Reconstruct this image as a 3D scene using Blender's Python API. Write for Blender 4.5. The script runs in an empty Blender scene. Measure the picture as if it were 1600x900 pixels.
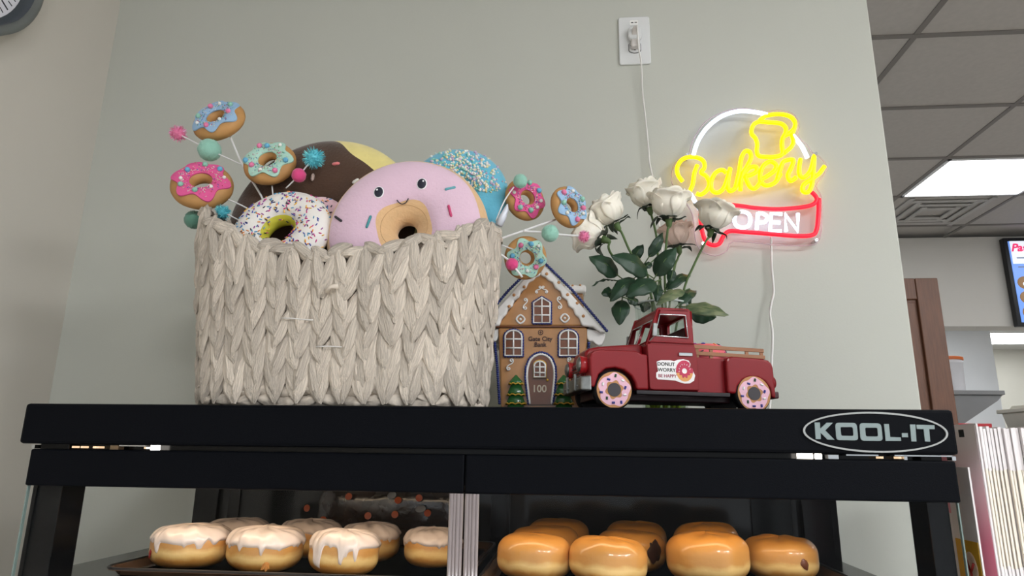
import bpy, bmesh, math, random
from mathutils import Vector, Matrix

random.seed(7)
PI = math.pi
SC = bpy.context.scene
COL = SC.collection

# ------------------------------------------------------------------ camera
ZC = 1.30                                    # camera height above the floor
FPX = 1036.0                                 # focal length in pixels of the 1600x900 frame
PITCH, ROLL, YAW = math.radians(13.93), math.radians(0.75), math.radians(5.175)
_f = Vector((-math.sin(YAW)*math.cos(PITCH), math.cos(YAW)*math.cos(PITCH), math.sin(PITCH)))
_r0 = Vector((math.cos(YAW), math.sin(YAW), 0))
_u0 = _r0.cross(_f)
_r = math.cos(ROLL)*_r0 + math.sin(ROLL)*_u0
_u = -math.sin(ROLL)*_r0 + math.cos(ROLL)*_u0
cam_d = bpy.data.cameras.new('camera')
cam_d.sensor_width = 36
cam_d.lens = 36*FPX/1600
cam_d.clip_start = 0.02
cam = bpy.data.objects.new('camera', cam_d)
COL.objects.link(cam)
cam.matrix_world = Matrix(((_r.x, _u.x, -_f.x, 0), (_r.y, _u.y, -_f.y, 0), (_r.z, _u.z, -_f.z, ZC), (0, 0, 0, 1)))
SC.camera = cam

# ------------------------------------------------------------------ world, exposure
world = bpy.data.worlds.new('world')
SC.world = world
world.use_nodes = True
_bg = world.node_tree.nodes['Background']
_bg.inputs[0].default_value = (0.90, 0.95, 1.0, 1)      # daylight from the shop front behind the camera
_bg.inputs[1].default_value = 0.85
SC.view_settings.view_transform = 'Standard'
SC.view_settings.look = 'None'
SC.view_settings.gamma = 1.0
SC.view_settings.use_curve_mapping = False
SC.view_settings.exposure = 0.0
PANEL_STRENGTH = 50.0                        # shop side
KITCHEN_STRENGTH = 8.5                         # ceiling troffers
LED_STRENGTH = 8.0                          # warm strip inside the display case


def ray(x, y):
    return _r*((x-800)/FPX) + _u*((450-y)/FPX) + _f


def W(x, y, Y):
    """world point on the plane at depth Y that photo pixel (x, y) sees"""
    v = ray(x, y)
    v = v*(Y/v.y)
    return Vector((v.x, v.y, v.z+ZC))


def WZ(x, y, Z):
    v = ray(x, y)
    v = v*((Z-ZC)/v.z)
    return Vector((v.x, v.y, v.z+ZC))


def MPP(x, y, Y):
    return (W(x+1, y, Y)-W(x, y, Y)).length


# ------------------------------------------------------------------ materials
def lin(c):
    return tuple((v/255/12.92 if v/255 <= 0.04045 else ((v/255+0.055)/1.055)**2.4) for v in c)


def mat(name, col, rough=0.5, metal=0.0, var=0.0, vscale=20.0, bump=0.0, bscale=60.0, rnd=0.0, coat=0.0,
        emit=None, strength=0.0, trans=0.0, alpha=1.0, ior=1.45, sheen=0.0, spec=0.5, sss=0.0, stretch=None, col2=None, detail=3.0):
    m = bpy.data.materials.new(name)
    m.use_nodes = True
    nt = m.node_tree
    b = nt.nodes['Principled BSDF']
    c = lin(col)
    b.inputs['Base Color'].default_value = (*c, 1)
    b.inputs['Roughness'].default_value = rough
    b.inputs['Metallic'].default_value = metal
    b.inputs['IOR'].default_value = ior
    b.inputs['Specular IOR Level'].default_value = spec
    b.inputs['Coat Weight'].default_value = coat
    b.inputs['Coat Roughness'].default_value = 0.08
    b.inputs['Transmission Weight'].default_value = trans
    b.inputs['Alpha'].default_value = alpha
    b.inputs['Sheen Weight'].default_value = sheen
    if sss:
        b.inputs['Subsurface Weight'].default_value = sss
        b.inputs['Subsurface Radius'].default_value = (0.01, 0.008, 0.006)
    if emit:
        b.inputs['Emission Color'].default_value = (*lin(emit), 1)
        b.inputs['Emission Strength'].default_value = strength
    tc = nt.nodes.new('ShaderNodeTexCoord')
    src = tc.outputs['Object']
    if stretch:
        mp = nt.nodes.new('ShaderNodeMapping')
        mp.inputs['Scale'].default_value = stretch
        nt.links.new(src, mp.inputs[0])
        src = mp.outputs[0]
    out = None
    if var or col2:
        n = nt.nodes.new('ShaderNodeTexNoise')
        n.inputs['Scale'].default_value = vscale
        n.inputs['Detail'].default_value = detail
        nt.links.new(src, n.inputs['Vector'])
        r = nt.nodes.new('ShaderNodeValToRGB')
        r.color_ramp.elements[0].position = 0.32
        r.color_ramp.elements[1].position = 0.68
        if col2:
            r.color_ramp.elements[0].color = (*c, 1)
            r.color_ramp.elements[1].color = (*lin(col2), 1)
        else:
            r.color_ramp.elements[0].color = (*[v*(1-var) for v in c], 1)
            r.color_ramp.elements[1].color = (*[min(1, v*(1+var)) for v in c], 1)
        nt.links.new(n.outputs['Fac'], r.inputs[0])
        out = r.outputs[0]
        nt.links.new(out, b.inputs['Base Color'])
    if rnd:
        oi = nt.nodes.new('ShaderNodeObjectInfo')
        mr = nt.nodes.new('ShaderNodeMapRange')
        mr.inputs['To Min'].default_value = 1-rnd
        mr.inputs['To Max'].default_value = 1+rnd*0.6
        nt.links.new(oi.outputs['Random'], mr.inputs['Value'])
        mx = nt.nodes.new('ShaderNodeMix')
        mx.data_type = 'RGBA'
        mx.blend_type = 'MULTIPLY'
        mx.inputs[0].default_value = 1.0
        if out is not None:
            nt.links.new(out, mx.inputs[6])
        else:
            mx.inputs[6].default_value = (*c, 1)
        nt.links.new(mr.outputs[0], mx.inputs[7])
        nt.links.new(mx.outputs[2], b.inputs['Base Color'])
    if bump:
        n2 = nt.nodes.new('ShaderNodeTexNoise')
        n2.inputs['Scale'].default_value = bscale
        n2.inputs['Detail'].default_value = 4
        nt.links.new(src, n2.inputs['Vector'])
        bp = nt.nodes.new('ShaderNodeBump')
        bp.inputs['Strength'].default_value = bump
        bp.inputs['Distance'].default_value = 0.002
        nt.links.new(n2.outputs['Fac'], bp.inputs['Height'])
        nt.links.new(bp.outputs[0], b.inputs['Normal'])
    return m


MATS = {}


def mm(name, *a, **k):
    if name not in MATS:
        MATS[name] = mat(name, *a, **k)
    return MATS[name]


# ------------------------------------------------------------------ object helpers
def tag(o, label=None, cat=None, group=None, kind=None):
    if label:
        o['label'] = label
    if cat:
        o['category'] = cat
    if group:
        o['group'] = group
    if kind:
        o['kind'] = kind
    return o


def thing(name, label, cat, loc=(0, 0, 0), rot=None, group=None):
    o = bpy.data.objects.new(name, None)
    COL.objects.link(o)
    o.location = loc
    o.empty_display_size = 0.02
    if rot is not None:
        o.rotation_euler = rot
    return tag(o, label, cat, group)


def link(name, me, m=None, parent=None, loc=None, rot=None, bevel=0, seg=2, sub=0, scale=None):
    o = bpy.data.objects.new(name, me)
    COL.objects.link(o)
    if m is not None and not me.materials:
        for x in (m if isinstance(m, (list, tuple)) else [m]):
            me.materials.append(x)
    if parent is not None:
        o.parent = parent
    if loc is not None:
        o.location = loc
    if rot is not None:
        o.rotation_euler = rot
    if scale is not None:
        o.scale = scale
    if bevel:
        b = o.modifiers.new('bevel', 'BEVEL')
        b.width = bevel
        b.segments = seg
        b.limit_method = 'ANGLE'
        b.angle_limit = math.radians(40)
    if sub:
        s = o.modifiers.new('sub', 'SUBSURF')
        s.levels = sub
        s.render_levels = sub
    return o


def frame(z, up=(0, 0, 1)):
    """rotation with local z along the given direction, local y as close to up as can be"""
    z = Vector(z).normalized()
    up = Vector(up)
    if abs(z.dot(up)) > 0.99:
        up = Vector((0, 1, 0))
    x = up.cross(z).normalized()
    y = z.cross(x)
    return Matrix(((x.x, y.x, z.x), (x.y, y.y, z.y), (x.z, y.z, z.z)))


def T4(loc=(0, 0, 0), R=None, s=1.0):
    m = (R.to_4x4() if R is not None else Matrix.Identity(4))
    return Matrix.Translation(Vector(loc)) @ m @ Matrix.Scale(s, 4)


class MB:
    def __init__(self):
        self.v, self.f, self.mi = [], [], []

    def add(self, vs, fs, M=None, mi=0):
        o = len(self.v)
        if M is not None:
            vs = [M @ Vector(v) for v in vs]
        self.v += [tuple(v) for v in vs]
        self.f += [tuple(i+o for i in f) for f in fs]
        self.mi += [mi]*len(fs)
        return self

    def box(self, c, s, M=None, mi=0):
        x, y, z = c
        a, b, d = s[0]/2, s[1]/2, s[2]/2
        vs = [(x+i*a, y+j*b, z+k*d) for i in (-1, 1) for j in (-1, 1) for k in (-1, 1)]
        fs = [(0, 1, 3, 2), (4, 6, 7, 5), (0, 4, 5, 1), (2, 3, 7, 6), (0, 2, 6, 4), (1, 5, 7, 3)]
        return self.add(vs, fs, M, mi)

    def hexa(self, p, mi=0):
        """8 corners: bottom loop 0-3, top loop 4-7"""
        return self.add(p, [(3, 2, 1, 0), (4, 5, 6, 7), (0, 1, 5, 4), (1, 2, 6, 5), (2, 3, 7, 6), (3, 0, 4, 7)], None, mi)

    def grid(self, fn, nu, nv, cu=False, cv=False, M=None, mi=0, flip=False):
        vs = [fn(i/(nu if cu else nu-1), j/(nv if cv else nv-1)) for i in range(nu) for j in range(nv)]
        fs = []
        for i in range(nu if cu else nu-1):
            for j in range(nv if cv else nv-1):
                a, b = i*nv+j, ((i+1) % nu)*nv+j
                c, d = ((i+1) % nu)*nv+(j+1) % nv, i*nv+(j+1) % nv
                fs.append((a, d, c, b) if flip else (a, b, c, d))
        return self.add(vs, fs, M, mi)

    def tube(self, path, r, n=8, caps=True, M=None, mi=0, closed=False):
        P = [Vector(p) for p in path]
        k = len(P)
        rs = r if isinstance(r, (list, tuple)) else [r]*k
        vs, fs = [], []
        last = None
        for i, p in enumerate(P):
            if closed:
                t = P[(i+1) % k]-P[i-1]
            else:
                t = P[min(i+1, k-1)]-P[max(i-1, 0)]
            if t.length < 1e-9:
                t = Vector((0, 0, 1))
            t.normalize()
            if last is None:
                a = t.orthogonal().normalized()
            else:
                a = last-t*last.dot(t)
                a = a.normalized() if a.length > 1e-6 else t.orthogonal().normalized()
            last = a
            b = t.cross(a)
            for j in range(n):
                q = 2*PI*j/n
                vs.append(p+(a*math.cos(q)+b*math.sin(q))*rs[i])
        for i in range(k if closed else k-1):
            for j in range(n):
                i2 = (i+1) % k
                fs.append((i*n+j, i*n+(j+1) % n, i2*n+(j+1) % n, i2*n+j))
        if caps and not closed:
            fs.append(tuple(range(n-1, -1, -1)))
            fs.append(tuple((k-1)*n+j for j in range(n)))
        return self.add(vs, fs, M, mi)

    def lathe(self, prof, n=24, M=None, mi=0, caps=True):
        vs, fs = [], []
        for r, z in prof:
            for j in range(n):
                q = 2*PI*j/n
                vs.append((r*math.cos(q), r*math.sin(q), z))
        k = len(prof)
        for i in range(k-1):
            for j in range(n):
                fs.append((i*n+j, i*n+(j+1) % n, (i+1)*n+(j+1) % n, (i+1)*n+j))
        if caps:
            if prof[0][0] > 1e-6:
                fs.append(tuple(range(n-1, -1, -1)))
            if prof[-1][0] > 1e-6:
                fs.append(tuple((k-1)*n+j for j in range(n)))
        return self.add(vs, fs, M, mi)

    def sphere(self, c, r, nu=12, nv=8, M=None, mi=0, wob=0):
        r = r if isinstance(r, (list, tuple)) else (r, r, r)
        vs = [(c[0], c[1], c[2]-r[2])]
        for i in range(1, nv):
            t = -PI/2+PI*i/nv
            for j in range(nu):
                q = 2*PI*j/nu
                k = 1+random.uniform(-wob, wob)
                vs.append((c[0]+r[0]*math.cos(t)*math.cos(q)*k, c[1]+r[1]*math.cos(t)*math.sin(q)*k, c[2]+r[2]*math.sin(t)*k))
        vs.append((c[0], c[1], c[2]+r[2]))
        fs = [(0, 1+(j+1) % nu, 1+j) for j in range(nu)]
        for i in range(nv-2):
            for j in range(nu):
                a = 1+i*nu
                fs.append((a+j, a+(j+1) % nu, a+nu+(j+1) % nu, a+nu+j))
        a = 1+(nv-2)*nu
        L = len(vs)-1
        fs += [(a+j, a+(j+1) % nu, L) for j in range(nu)]
        return self.add(vs, fs, M, mi)

    def prism(self, pts, y0, y1, M=None, mi=0):
        """polygon given in x, z extruded along y"""
        n = len(pts)
        ar = sum(pts[i][0]*pts[(i+1) % n][1]-pts[(i+1) % n][0]*pts[i][1] for i in range(n))
        if ar < 0:
            pts = pts[::-1]
        vs = [(x, y0, z) for x, z in pts]+[(x, y1, z) for x, z in pts]
        fs = [tuple(range(n)), tuple(range(2*n-1, n-1, -1))]
        fs += [((i+1) % n, i, n+i, n+(i+1) % n) for i in range(n)]
        return self.add(vs, fs, M, mi)

    def mesh(self, name, smooth=False, angle=None):
        me = bpy.data.meshes.new(name)
        me.from_pydata(self.v, [], self.f)
        if any(self.mi):
            me.polygons.foreach_set('material_index', self.mi)
        if smooth or angle:
            me.polygons.foreach_set('use_smooth', [True]*len(self.f))
            if angle:
                me.set_sharp_from_angle(angle=math.radians(angle))
        me.update()
        return me

    def build(self, name, m, parent=None, smooth=False, angle=None, loc=None, rot=None, bevel=0, seg=2, sub=0):
        me = self.mesh(name, smooth, angle)
        return link(name, me, m, parent, loc, rot, bevel, seg, sub)


def flat_mesh(name, loops, depth, bevel=0.0, M=None):
    """outline loops in x, z (inner loops are holes) as a plate of the given depth, its front towards -y at y = 0"""
    cu = bpy.data.curves.new('tmp', 'CURVE')
    cu.dimensions = '2D'
    cu.fill_mode = 'BOTH'
    cu.extrude = max(depth/2-bevel, 0)
    cu.bevel_depth = bevel
    cu.bevel_resolution = 1
    for lp in loops:
        sp = cu.splines.new('POLY')
        sp.points.add(len(lp)-1)
        for i, p in enumerate(lp):
            sp.points[i].co = (p[0], p[1], 0, 1)
        sp.use_cyclic_u = True
    ob = bpy.data.objects.new('tmp', cu)
    me = bpy.data.meshes.new_from_object(ob)
    bpy.data.objects.remove(ob)
    bpy.data.curves.remove(cu)
    X = Matrix(((1, 0, 0, 0), (0, 0, -1, depth/2), (0, 1, 0, 0), (0, 0, 0, 1)))
    me.transform(X if M is None else M @ X)
    me.materials.clear()
    me.name = name
    return me


def plate(name, loops, depth, m, parent=None, bevel=0.0, loc=None, rot=None, M=None):
    return link(name, flat_mesh(name, loops, depth, bevel, M), m, parent, loc, rot)


def text_mesh(name, s, size, depth=0.0006, bold=0.0, align='CENTER', space=1.0, shear=0.0, M=None):
    cu = bpy.data.curves.new('tmp', 'FONT')
    cu.body = s
    cu.size = size
    cu.extrude = depth/2
    cu.offset = bold
    cu.shear = shear
    cu.align_x = align
    cu.align_y = 'CENTER'
    cu.space_character = space
    ob = bpy.data.objects.new('tmp', cu)
    me = bpy.data.meshes.new_from_object(ob)
    bpy.data.objects.remove(ob)
    bpy.data.curves.remove(cu)
    X = Matrix(((1, 0, 0, 0), (0, 0, -1, depth/2), (0, 1, 0, 0), (0, 0, 0, 1)))
    me.transform(X if M is None else M @ X)
    me.materials.clear()
    me.name = name
    return me


def spline(pts, n=6, closed=False):
    """Catmull-Rom through the points"""
    P = [Vector(p) for p in pts]
    out = []
    k = len(P)
    for i in range(k if closed else k-1):
        if closed:
            a, b, c, d = P[i-1], P[i], P[(i+1) % k], P[(i+2) % k]
        else:
            a, b, c, d = P[max(i-1, 0)], P[i], P[i+1], P[min(i+2, k-1)]
        for j in range(n):
            t = j/n
            out.append(0.5*((2*b)+(c-a)*t+(2*a-5*b+4*c-d)*t*t+(3*b-a-3*c+d)*t**3))
    if not closed:
        out.append(P[-1])
    return out


def rrect(x0, z0, x1, z1, r, n=4):
    pts = []
    for cx, cz, a0 in ((x1-r, z1-r, 0), (x0+r, z1-r, 90), (x0+r, z0+r, 180), (x1-r, z0+r, 270)):
        for i in range(n+1):
            a = math.radians(a0+90*i/n)
            pts.append((cx+r*math.cos(a), cz+r*math.sin(a)))
    return pts


def circle(cx, cz, rx, rz=None, n=32, f=None):
    rz = rx if rz is None else rz
    out = []
    for i in range(n):
        a = 2*PI*i/n
        k = f(a) if f else 1
        out.append((cx+rx*k*math.cos(a), cz+rz*k*math.sin(a)))
    return out


def torus(mb, R, r, sq, nu=64, nv=20, v0=None, v1=None, off=0.0, wob=None, M=None, mi=0):
    """ring round local z; v0(u), v1(u) in degrees limit the tube angle (90 = the face towards +z)"""
    def fn(a, b):
        u = 2*PI*a
        if v0 is None:
            v = 2*PI*b
        else:
            v = math.radians(v0(u)+(v1(u)-v0(u))*b)
        o = off
        if v0 is not None:
            o = off*min(1, 8*b, 8*(1-b)) if off else 0
        k = wob(u, v) if wob else 1
        rad = R+(r*k+o)*math.cos(v)
        return (rad*math.cos(u), rad*math.sin(u), (r*sq*k+o)*math.sin(v))
    mb.grid(fn, nu, nv, cu=True, cv=v0 is None, M=M, mi=mi)
    return mb


def torus_pt(R, r, sq, u, v, off=0.0):
    rad = R+(r+off)*math.cos(v)
    p = Vector((rad*math.cos(u), rad*math.sin(u), (r*sq+off)*math.sin(v)))
    n = Vector((math.cos(v)*math.cos(u), math.cos(v)*math.sin(u), math.sin(v)/max(sq, .2)))
    return p, n.normalized()


def capsule(mb, p, n, d, length, r, mi=0):
    """small rod lying on a surface point p with normal n, along direction d"""
    d = Vector(d)
    d = (d-n*d.dot(n)).normalized()
    c = p+n*r*0.5
    mb.tube([c-d*length/2, c-d*(length/2-r), c+d*(length/2-r), c+d*length/2], [r*.5, r, r, r*.5], 6, True, None, mi)


def bumpy(scale, amp, seed=0):
    rr = random.Random(seed)
    ks = [(rr.randint(2, 7), rr.uniform(0, 6.28), rr.uniform(.4, 1)) for _ in range(5)]
    s = sum(k[2] for k in ks)
    return lambda a: amp*sum(w*math.sin(k*a*scale+p) for k, p, w in ks)/s


# ------------------------------------------------------------------ room
m_wall = mm('wall_paint', (195, 197, 188), 0.75, var=0.015, vscale=3, bump=0.08, bscale=260)
m_kwall = mm('kitchen_wall_paint', (196, 193, 186), 0.7, var=0.02, vscale=3)
m_white_wall = mm('white_wall_paint', (226, 229, 232), 0.6, var=0.02, vscale=2)
m_tile = mm('ceiling_tile', (176, 172, 166), 0.9, var=0.03, vscale=40, bump=0.15, bscale=140)
m_grid = mm('ceiling_grid', (120, 116, 111), 0.6, var=0.03, vscale=10)
m_floor = mm('floor_tile', (190, 184, 176), 0.5, var=0.08, vscale=6)
m_panel = mm('panel_light', (255, 255, 255), 0.5, emit=(250, 252, 255), strength=PANEL_STRENGTH)
m_panel_k = mm('kitchen_panel_light', (255, 255, 255), 0.5, emit=(250, 252, 255), strength=KITCHEN_STRENGTH)
m_white_metal = mm('white_metal', (225, 226, 226), 0.4)

CEIL = ZC+1.69
YW, XL, XR = 1.42, -1.176, 0.703


def struct(name, mb, m, label, cat, parent=None, **k):
    return tag(mb.build(name, m, parent, **k), label, cat, kind='structure')


struct('floor', MB().box((2, 3, -0.02), (9.6, 14, 0.04)), m_floor, 'tiled shop floor below the counter', 'floor')
struct('wall_back', MB().box(((XL+XR)/2-0.05, YW+0.06, CEIL/2+.02), (XR-XL+0.1, 0.12, CEIL-.04)), m_wall,
       'plain grey painted wall behind the display case', 'wall', bevel=0.004)
struct('wall_left', MB().box((XL-0.05, -0.9, CEIL/2+.02), (0.1, 2*(YW+.9), CEIL-.04)), mm('side_wall_lit_paint', (208, 203, 193), 0.75, var=0.015, vscale=3, bump=0.08, bscale=260),  # lighter than the back wall: stronger light on this side put into its colour
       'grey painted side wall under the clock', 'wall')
ceil = struct('ceiling', MB().box((2.0, 1.9, CEIL+0.06), (9.4, 9.6, 0.04)), m_tile, 'grey dropped tile ceiling with metal grid', 'ceiling')
GX, GY, TX, TY = 1.425, 2.535, 0.757, 0.606
LIGHTS = {(1, 2): 1, (-1, -8): 1, (1, -8): 1, (2, -6): 1, (2, -7): 1, (3, -8): 1, (3, -2): 1, (3, 2): 1}
tile_me = MB().box((0, 0, 0), (TX-0.022, TY-0.022, 0.012)).mesh('ceiling_tile')
tile_me.materials.append(m_tile)
for i in range(-4, 6):
    for j in range(-8, 5):
        x0, y0 = GX+i*TX, GY+j*TY
        if y0+TY > 5.35 or x0 < XL-TX*.6 or LIGHTS.get((i, j)):
            continue
        t = link('ceiling_tile', tile_me, None, ceil)
        t.location = (x0+TX/2, y0+TY/2, CEIL+0.006)
for i in range(-4, 7):
    x = GX+i*TX
    if x > XL:
        MB().box((x, 1.4, CEIL), (0.024, 7.7, 0.01)).build('grid_bar', m_grid, ceil)
for j in range(-8, 6):
    y = GY+j*TY
    if y < 5.25:
        MB().box((2.0, y, CEIL-.0015), (6.5, 0.024, 0.01)).build('grid_bar', m_grid, ceil)
LLAB = {(1, 2): 'bright square ceiling light panel seen right of the wall edge'}
for (i, j), on in LIGHTS.items():
    if not on:
        continue
    x0, y0 = GX+i*TX, GY+j*TY
    t = thing('ceiling_light', LLAB.get((i, j), 'square ceiling light panel outside the view over the shop'), 'ceiling light',
              (x0+TX/2, y0+TY/2, CEIL-0.006), group='ceiling light panels')
    MB().box((0, 0, -.002), (TX-.05, TY-.05, 0.004)).build('diffuser', m_panel_k if y0 > 1 else m_panel, t)
    fr = MB()
    for sx in (-1, 1):
        fr.box((sx*(TX/2-.02), 0, 0), (.016, TY-.024, .012))
        fr.box((0, sx*(TY/2-.02), 0), (TX-.024, .016, .012))
    fr.build('light_frame', m_white_metal, t)
# air vent beyond the light
t = thing('ceiling_vent', 'pale square air vent in the ceiling behind the light panel', 'air vent', (2.55, 4.66, CEIL-0.008))
for k in range(3):
    s = .26-.075*k
    v = MB()
    for sx in (-1, 1):
        v.box((sx*s, 0, -.004*k), (.035, 2*s+.035, .008))
        v.box((0, sx*s*.85, -.004*k), (2*s-.035, .035, .008))
    v.build('vent_ring', mm('vent_paint', (172, 170, 166), .5), t, bevel=.002)

# soffit and the kitchen beyond it
struct('wall_soffit', MB().box((4.2, 5.26+.1, ZC+.978+.356), (5.4, .2, .712)), m_kwall, 'grey bulkhead wall below the far ceiling', 'wall')
struct('wall_kitchen', MB().box((W(1560, 600, 7.0).x-1.2, 7.05, 1.3), (2.4, .1, 2.6)), m_white_wall, 'white kitchen wall behind the plastic bucket', 'wall')
struct('wall_far', MB().box((6.0, 8.35, 1.3), (6, .1, 2.6)), mm('far_wall_paint', (205, 203, 192), .7, var=.02, vscale=2), 'pale far wall of the back kitchen', 'wall')
struct('ceiling_kitchen', MB().box((5, 6.93, ZC+1.29), (7, 2.94, .06)), mm('far_ceiling', (205, 205, 202), .8, var=.02, vscale=4), 'plain ceiling of the back kitchen', 'ceiling')
struct('wall_right', MB().box((6.75, 3.0, 1.6), (.1, 12, 3.2)), m_kwall, 'grey side wall far right outside the view', 'wall')
struct('wall_alcove', MB().box((1.965, 4.15, (ZC+.9)/2), (.14, .6, ZC+.9)), m_kwall, 'grey side wall carrying the kitchen shelf', 'wall')
for (x_, y_, lab) in ((4.75, 7.45, 'bright light panel in the back kitchen below the menu screen'), (2.9, 6.1, 'unseen light panel above the bulkhead, added to brighten the kitchen wall')):  # second panel is unseen, added to brighten the white kitchen wall
    t = thing('ceiling_light', lab, 'ceiling light', (x_, y_, ZC+1.249), group='ceiling light panels')
    MB().box((0, 0, 0), (1.2, .6, .02)).build('diffuser', m_panel_k, t)
    MB().box((0, 0, .006), (1.26, .66, .008)).build('light_frame', m_white_metal, t)

# tall brown cabinet panel beside the wall end
m_wood = mm('dark_wood', (104, 66, 44), .45, var=.18, vscale=9, stretch=(14, 14, 1.2), bump=.1, bscale=30)
YC = 2.5
cr = W(1463, 435, YC)
t = thing('wooden_cabinet', 'tall dark brown wooden cabinet door behind the wall end', 'cabinet', (cr.x, YC, 0))
H = cr.z
MB().box((-.3, .2, H/2), (.6, .36, H)).build('body', m_wood, t, bevel=.003)
d = MB().box((-.3, .012, H/2), (.6, .016, H)).build('door', m_wood, t, bevel=.002)
for sx in (-.56, -.04):
    MB().box((sx, 0, H/2), (.08, .016, H)).build('stile', m_wood, d, bevel=.003)
for z in (H-.04, .05):
    MB().box((-.3, 0, z), (.44, .014, .08)).build('rail', m_wood, d, bevel=.003)
MB().box((-.3, .004, H/2), (.42, .008, H-.18)).build('panel', m_wood, d, bevel=.002)

# menu screen on the bulkhead
tl, bl = W(1566, 372, 5.2), W(1581, 510, 5.2)
t = thing('menu_screen', 'black framed menu screen with blue and white display high on far wall', 'screen', (tl.x, 5.2, bl.z))
H, Wd = tl.z-bl.z, 1.25
MB().box((Wd/2, 0.02, H/2), (Wd, .05, H)).build('housing', mm('black_plastic', (16, 16, 18), .4), t, bevel=.006)
scr = MB().box((Wd/2, -.008, H/2), (Wd-.06, .006, H-.06)).build('display', mm('screen_glow', (70, 110, 190), .3, emit=(120, 160, 235), strength=.75, col2=(110, 150, 220), vscale=2), t)
m_sw = mm('screen_white', (235, 238, 245), .4, emit=(225, 232, 250), strength=.8)
m_sp = mm('screen_pink', (220, 60, 110), .4, emit=(225, 50, 105), strength=.8)
m_sb = mm('screen_brown', (140, 100, 60), .4, emit=(130, 105, 75), strength=.6)
m_sg = mm('screen_grey', (120, 130, 150), .4, emit=(110, 125, 150), strength=.6)
MB().box((Wd/2, -.012, H-.12), (Wd-.08, .003, .18)).build('banner', m_sw, scr)
link('heading', text_mesh('heading', 'Pastries', .085, .002, .003, 'LEFT', shear=.3), m_sp, scr, loc=(.04, -.0145, H-.085))
for k in range(4):
    MB().box((.5, -.0145, H-.165-.036*k), (.86-.1*(k % 2), .002, .009)).build('menu_line', m_sg, scr)
for k in range(3):
    MB().sphere((.1, -.0115, H-.36-.115*k), (.055, .003, .05), 16, 8).build('pastry_picture', m_sb, scr, smooth=True)
    MB().sphere((.1, -.0130, H-.37-.115*k), (.02, .003, .018), 12, 6).build('pastry_centre', m_sw, scr, smooth=True)
MB().sphere((.32, -.0115, H-.43), (.1, .003, .09), 20, 8).build('pink_spot', mm('screen_lilac', (200, 140, 210), .4, emit=(190, 140, 215), strength=.8), scr, smooth=True)

# shelf with bucket
YS = 4.0
sl = W(1556, 612, YS)
t = thing('wall_shelf', 'grey metal wall shelf with triangular bracket holding the bucket', 'shelf', (sl.x, YS, sl.z))
m_sh = mm('shelf_grey', (150, 150, 150), .5, var=.04, vscale=8)
x_in = 2.036-sl.x
MB().box((x_in/2, .12, -.012), (-x_in, .4, .024)).build('board', m_sh, t, bevel=.003)
for yy in (-.05, .28):
    MB().prism([(0, -.024), (-.03, -.055), (x_in+.1, -.2), (x_in, -.2), (x_in, -.024)], yy-.006, yy+.006).build('bracket', m_sh, t, bevel=.001)
bl_ = W(1472, 610, YS)
br_ = W(1522, 610, YS)
r = (br_.x-bl_.x)/2
t = thing('bucket', 'round translucent white bucket with orange lid on the shelf', 'bucket', ((bl_.x+br_.x)/2, YS+r, sl.z+.001))
hb = W(1500, 556, YS).z-sl.z
m_bk = mm('bucket_plastic', (222, 222, 226), .35, var=.05, vscale=6)
MB().lathe([(r*.9, 0), (r*.93, hb*.04), (r*.98, hb*.8), (r*1.02, hb*.82), (r*1.02, hb*.86), (r*.97, hb*.9)], 28).build('body', m_bk, t, angle=40)
MB().lathe([(r*.92, .004), (r*.95, hb*.35)], 28).build('contents', mm('bucket_flour', (205, 204, 208), .8, var=.06, vscale=30), t, smooth=True)
MB().lathe([(r*1.0, hb*.9), (r*1.05, hb*.91), (r*1.05, hb*.98), (r*.95, hb), (0, hb*1.0)], 28).build('lid', mm('orange_plastic', (205, 105, 45), .45), t, angle=40)

# low things at the kitchen back counter
YB = 3.3
kc = W(1540, 664, YB)
struct('kitchen_counter', MB().box((kc.x+.55, YB+.3, kc.z/2-.01), (1.6, .6, kc.z-.02)), mm('counter_steel', (70, 72, 76), .35, var=.06, vscale=4), 'dark back counter behind the box blanks', 'counter')
a, b = W(1496, 663, YB), W(1552, 663, YB)
t = thing('red_tray', 'thin red tray lying on the back counter', 'tray', ((a.x+b.x)/2, YB+.12, kc.z-.018))
m_rt = mm('red_plastic', (196, 44, 52), .4)
MB().box((0, 0, .006), (b.x-a.x, .22, .012)).build('base', m_rt, t, bevel=.003)
for sy in (-1, 1):
    MB().box((0, sy*.106, .018), (b.x-a.x, .008, .014)).build('rim', m_rt, t, bevel=.002)
a, b = W(1622, 655, YB), W(1692, 655, YB)
hh = W(1575, 628, YB).z-kc.z+.015
t = thing('food_tub', 'cream plastic food tub with folded rim at the right edge', 'tub', ((a.x+b.x)/2, YB+.14, kc.z-.018))
m_tub = mm('cream_plastic', (228, 224, 208), .45, var=.03, vscale=8)
w2 = (b.x-a.x)/2
MB().hexa([(-w2*.9, -.1, 0), (w2*.9, -.1, 0), (w2*.9, .1, 0), (-w2*.9, .1, 0), (-w2, -.12, hh*.7), (w2, -.12, hh*.7), (w2, .12, hh*.7), (-w2, .12, hh*.7)]).build('body', m_tub, t, bevel=.006)
MB().box((0, 0, hh*.78), (2*w2+.03, .27, hh*.16)).build('rim', m_tub, t, bevel=.005)
MB().hexa([(-w2*.8, -.09, hh*.86), (w2*.8, -.09, hh*.86), (w2*.8, .09, hh*.86), (-w2*.8, .09, hh*.86), (-w2*.7, -.08, hh), (w2*.7, -.08, hh), (w2*.7, .08, hh), (-w2*.7, .08, hh)]).build('lid', m_tub, t, bevel=.004)

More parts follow.
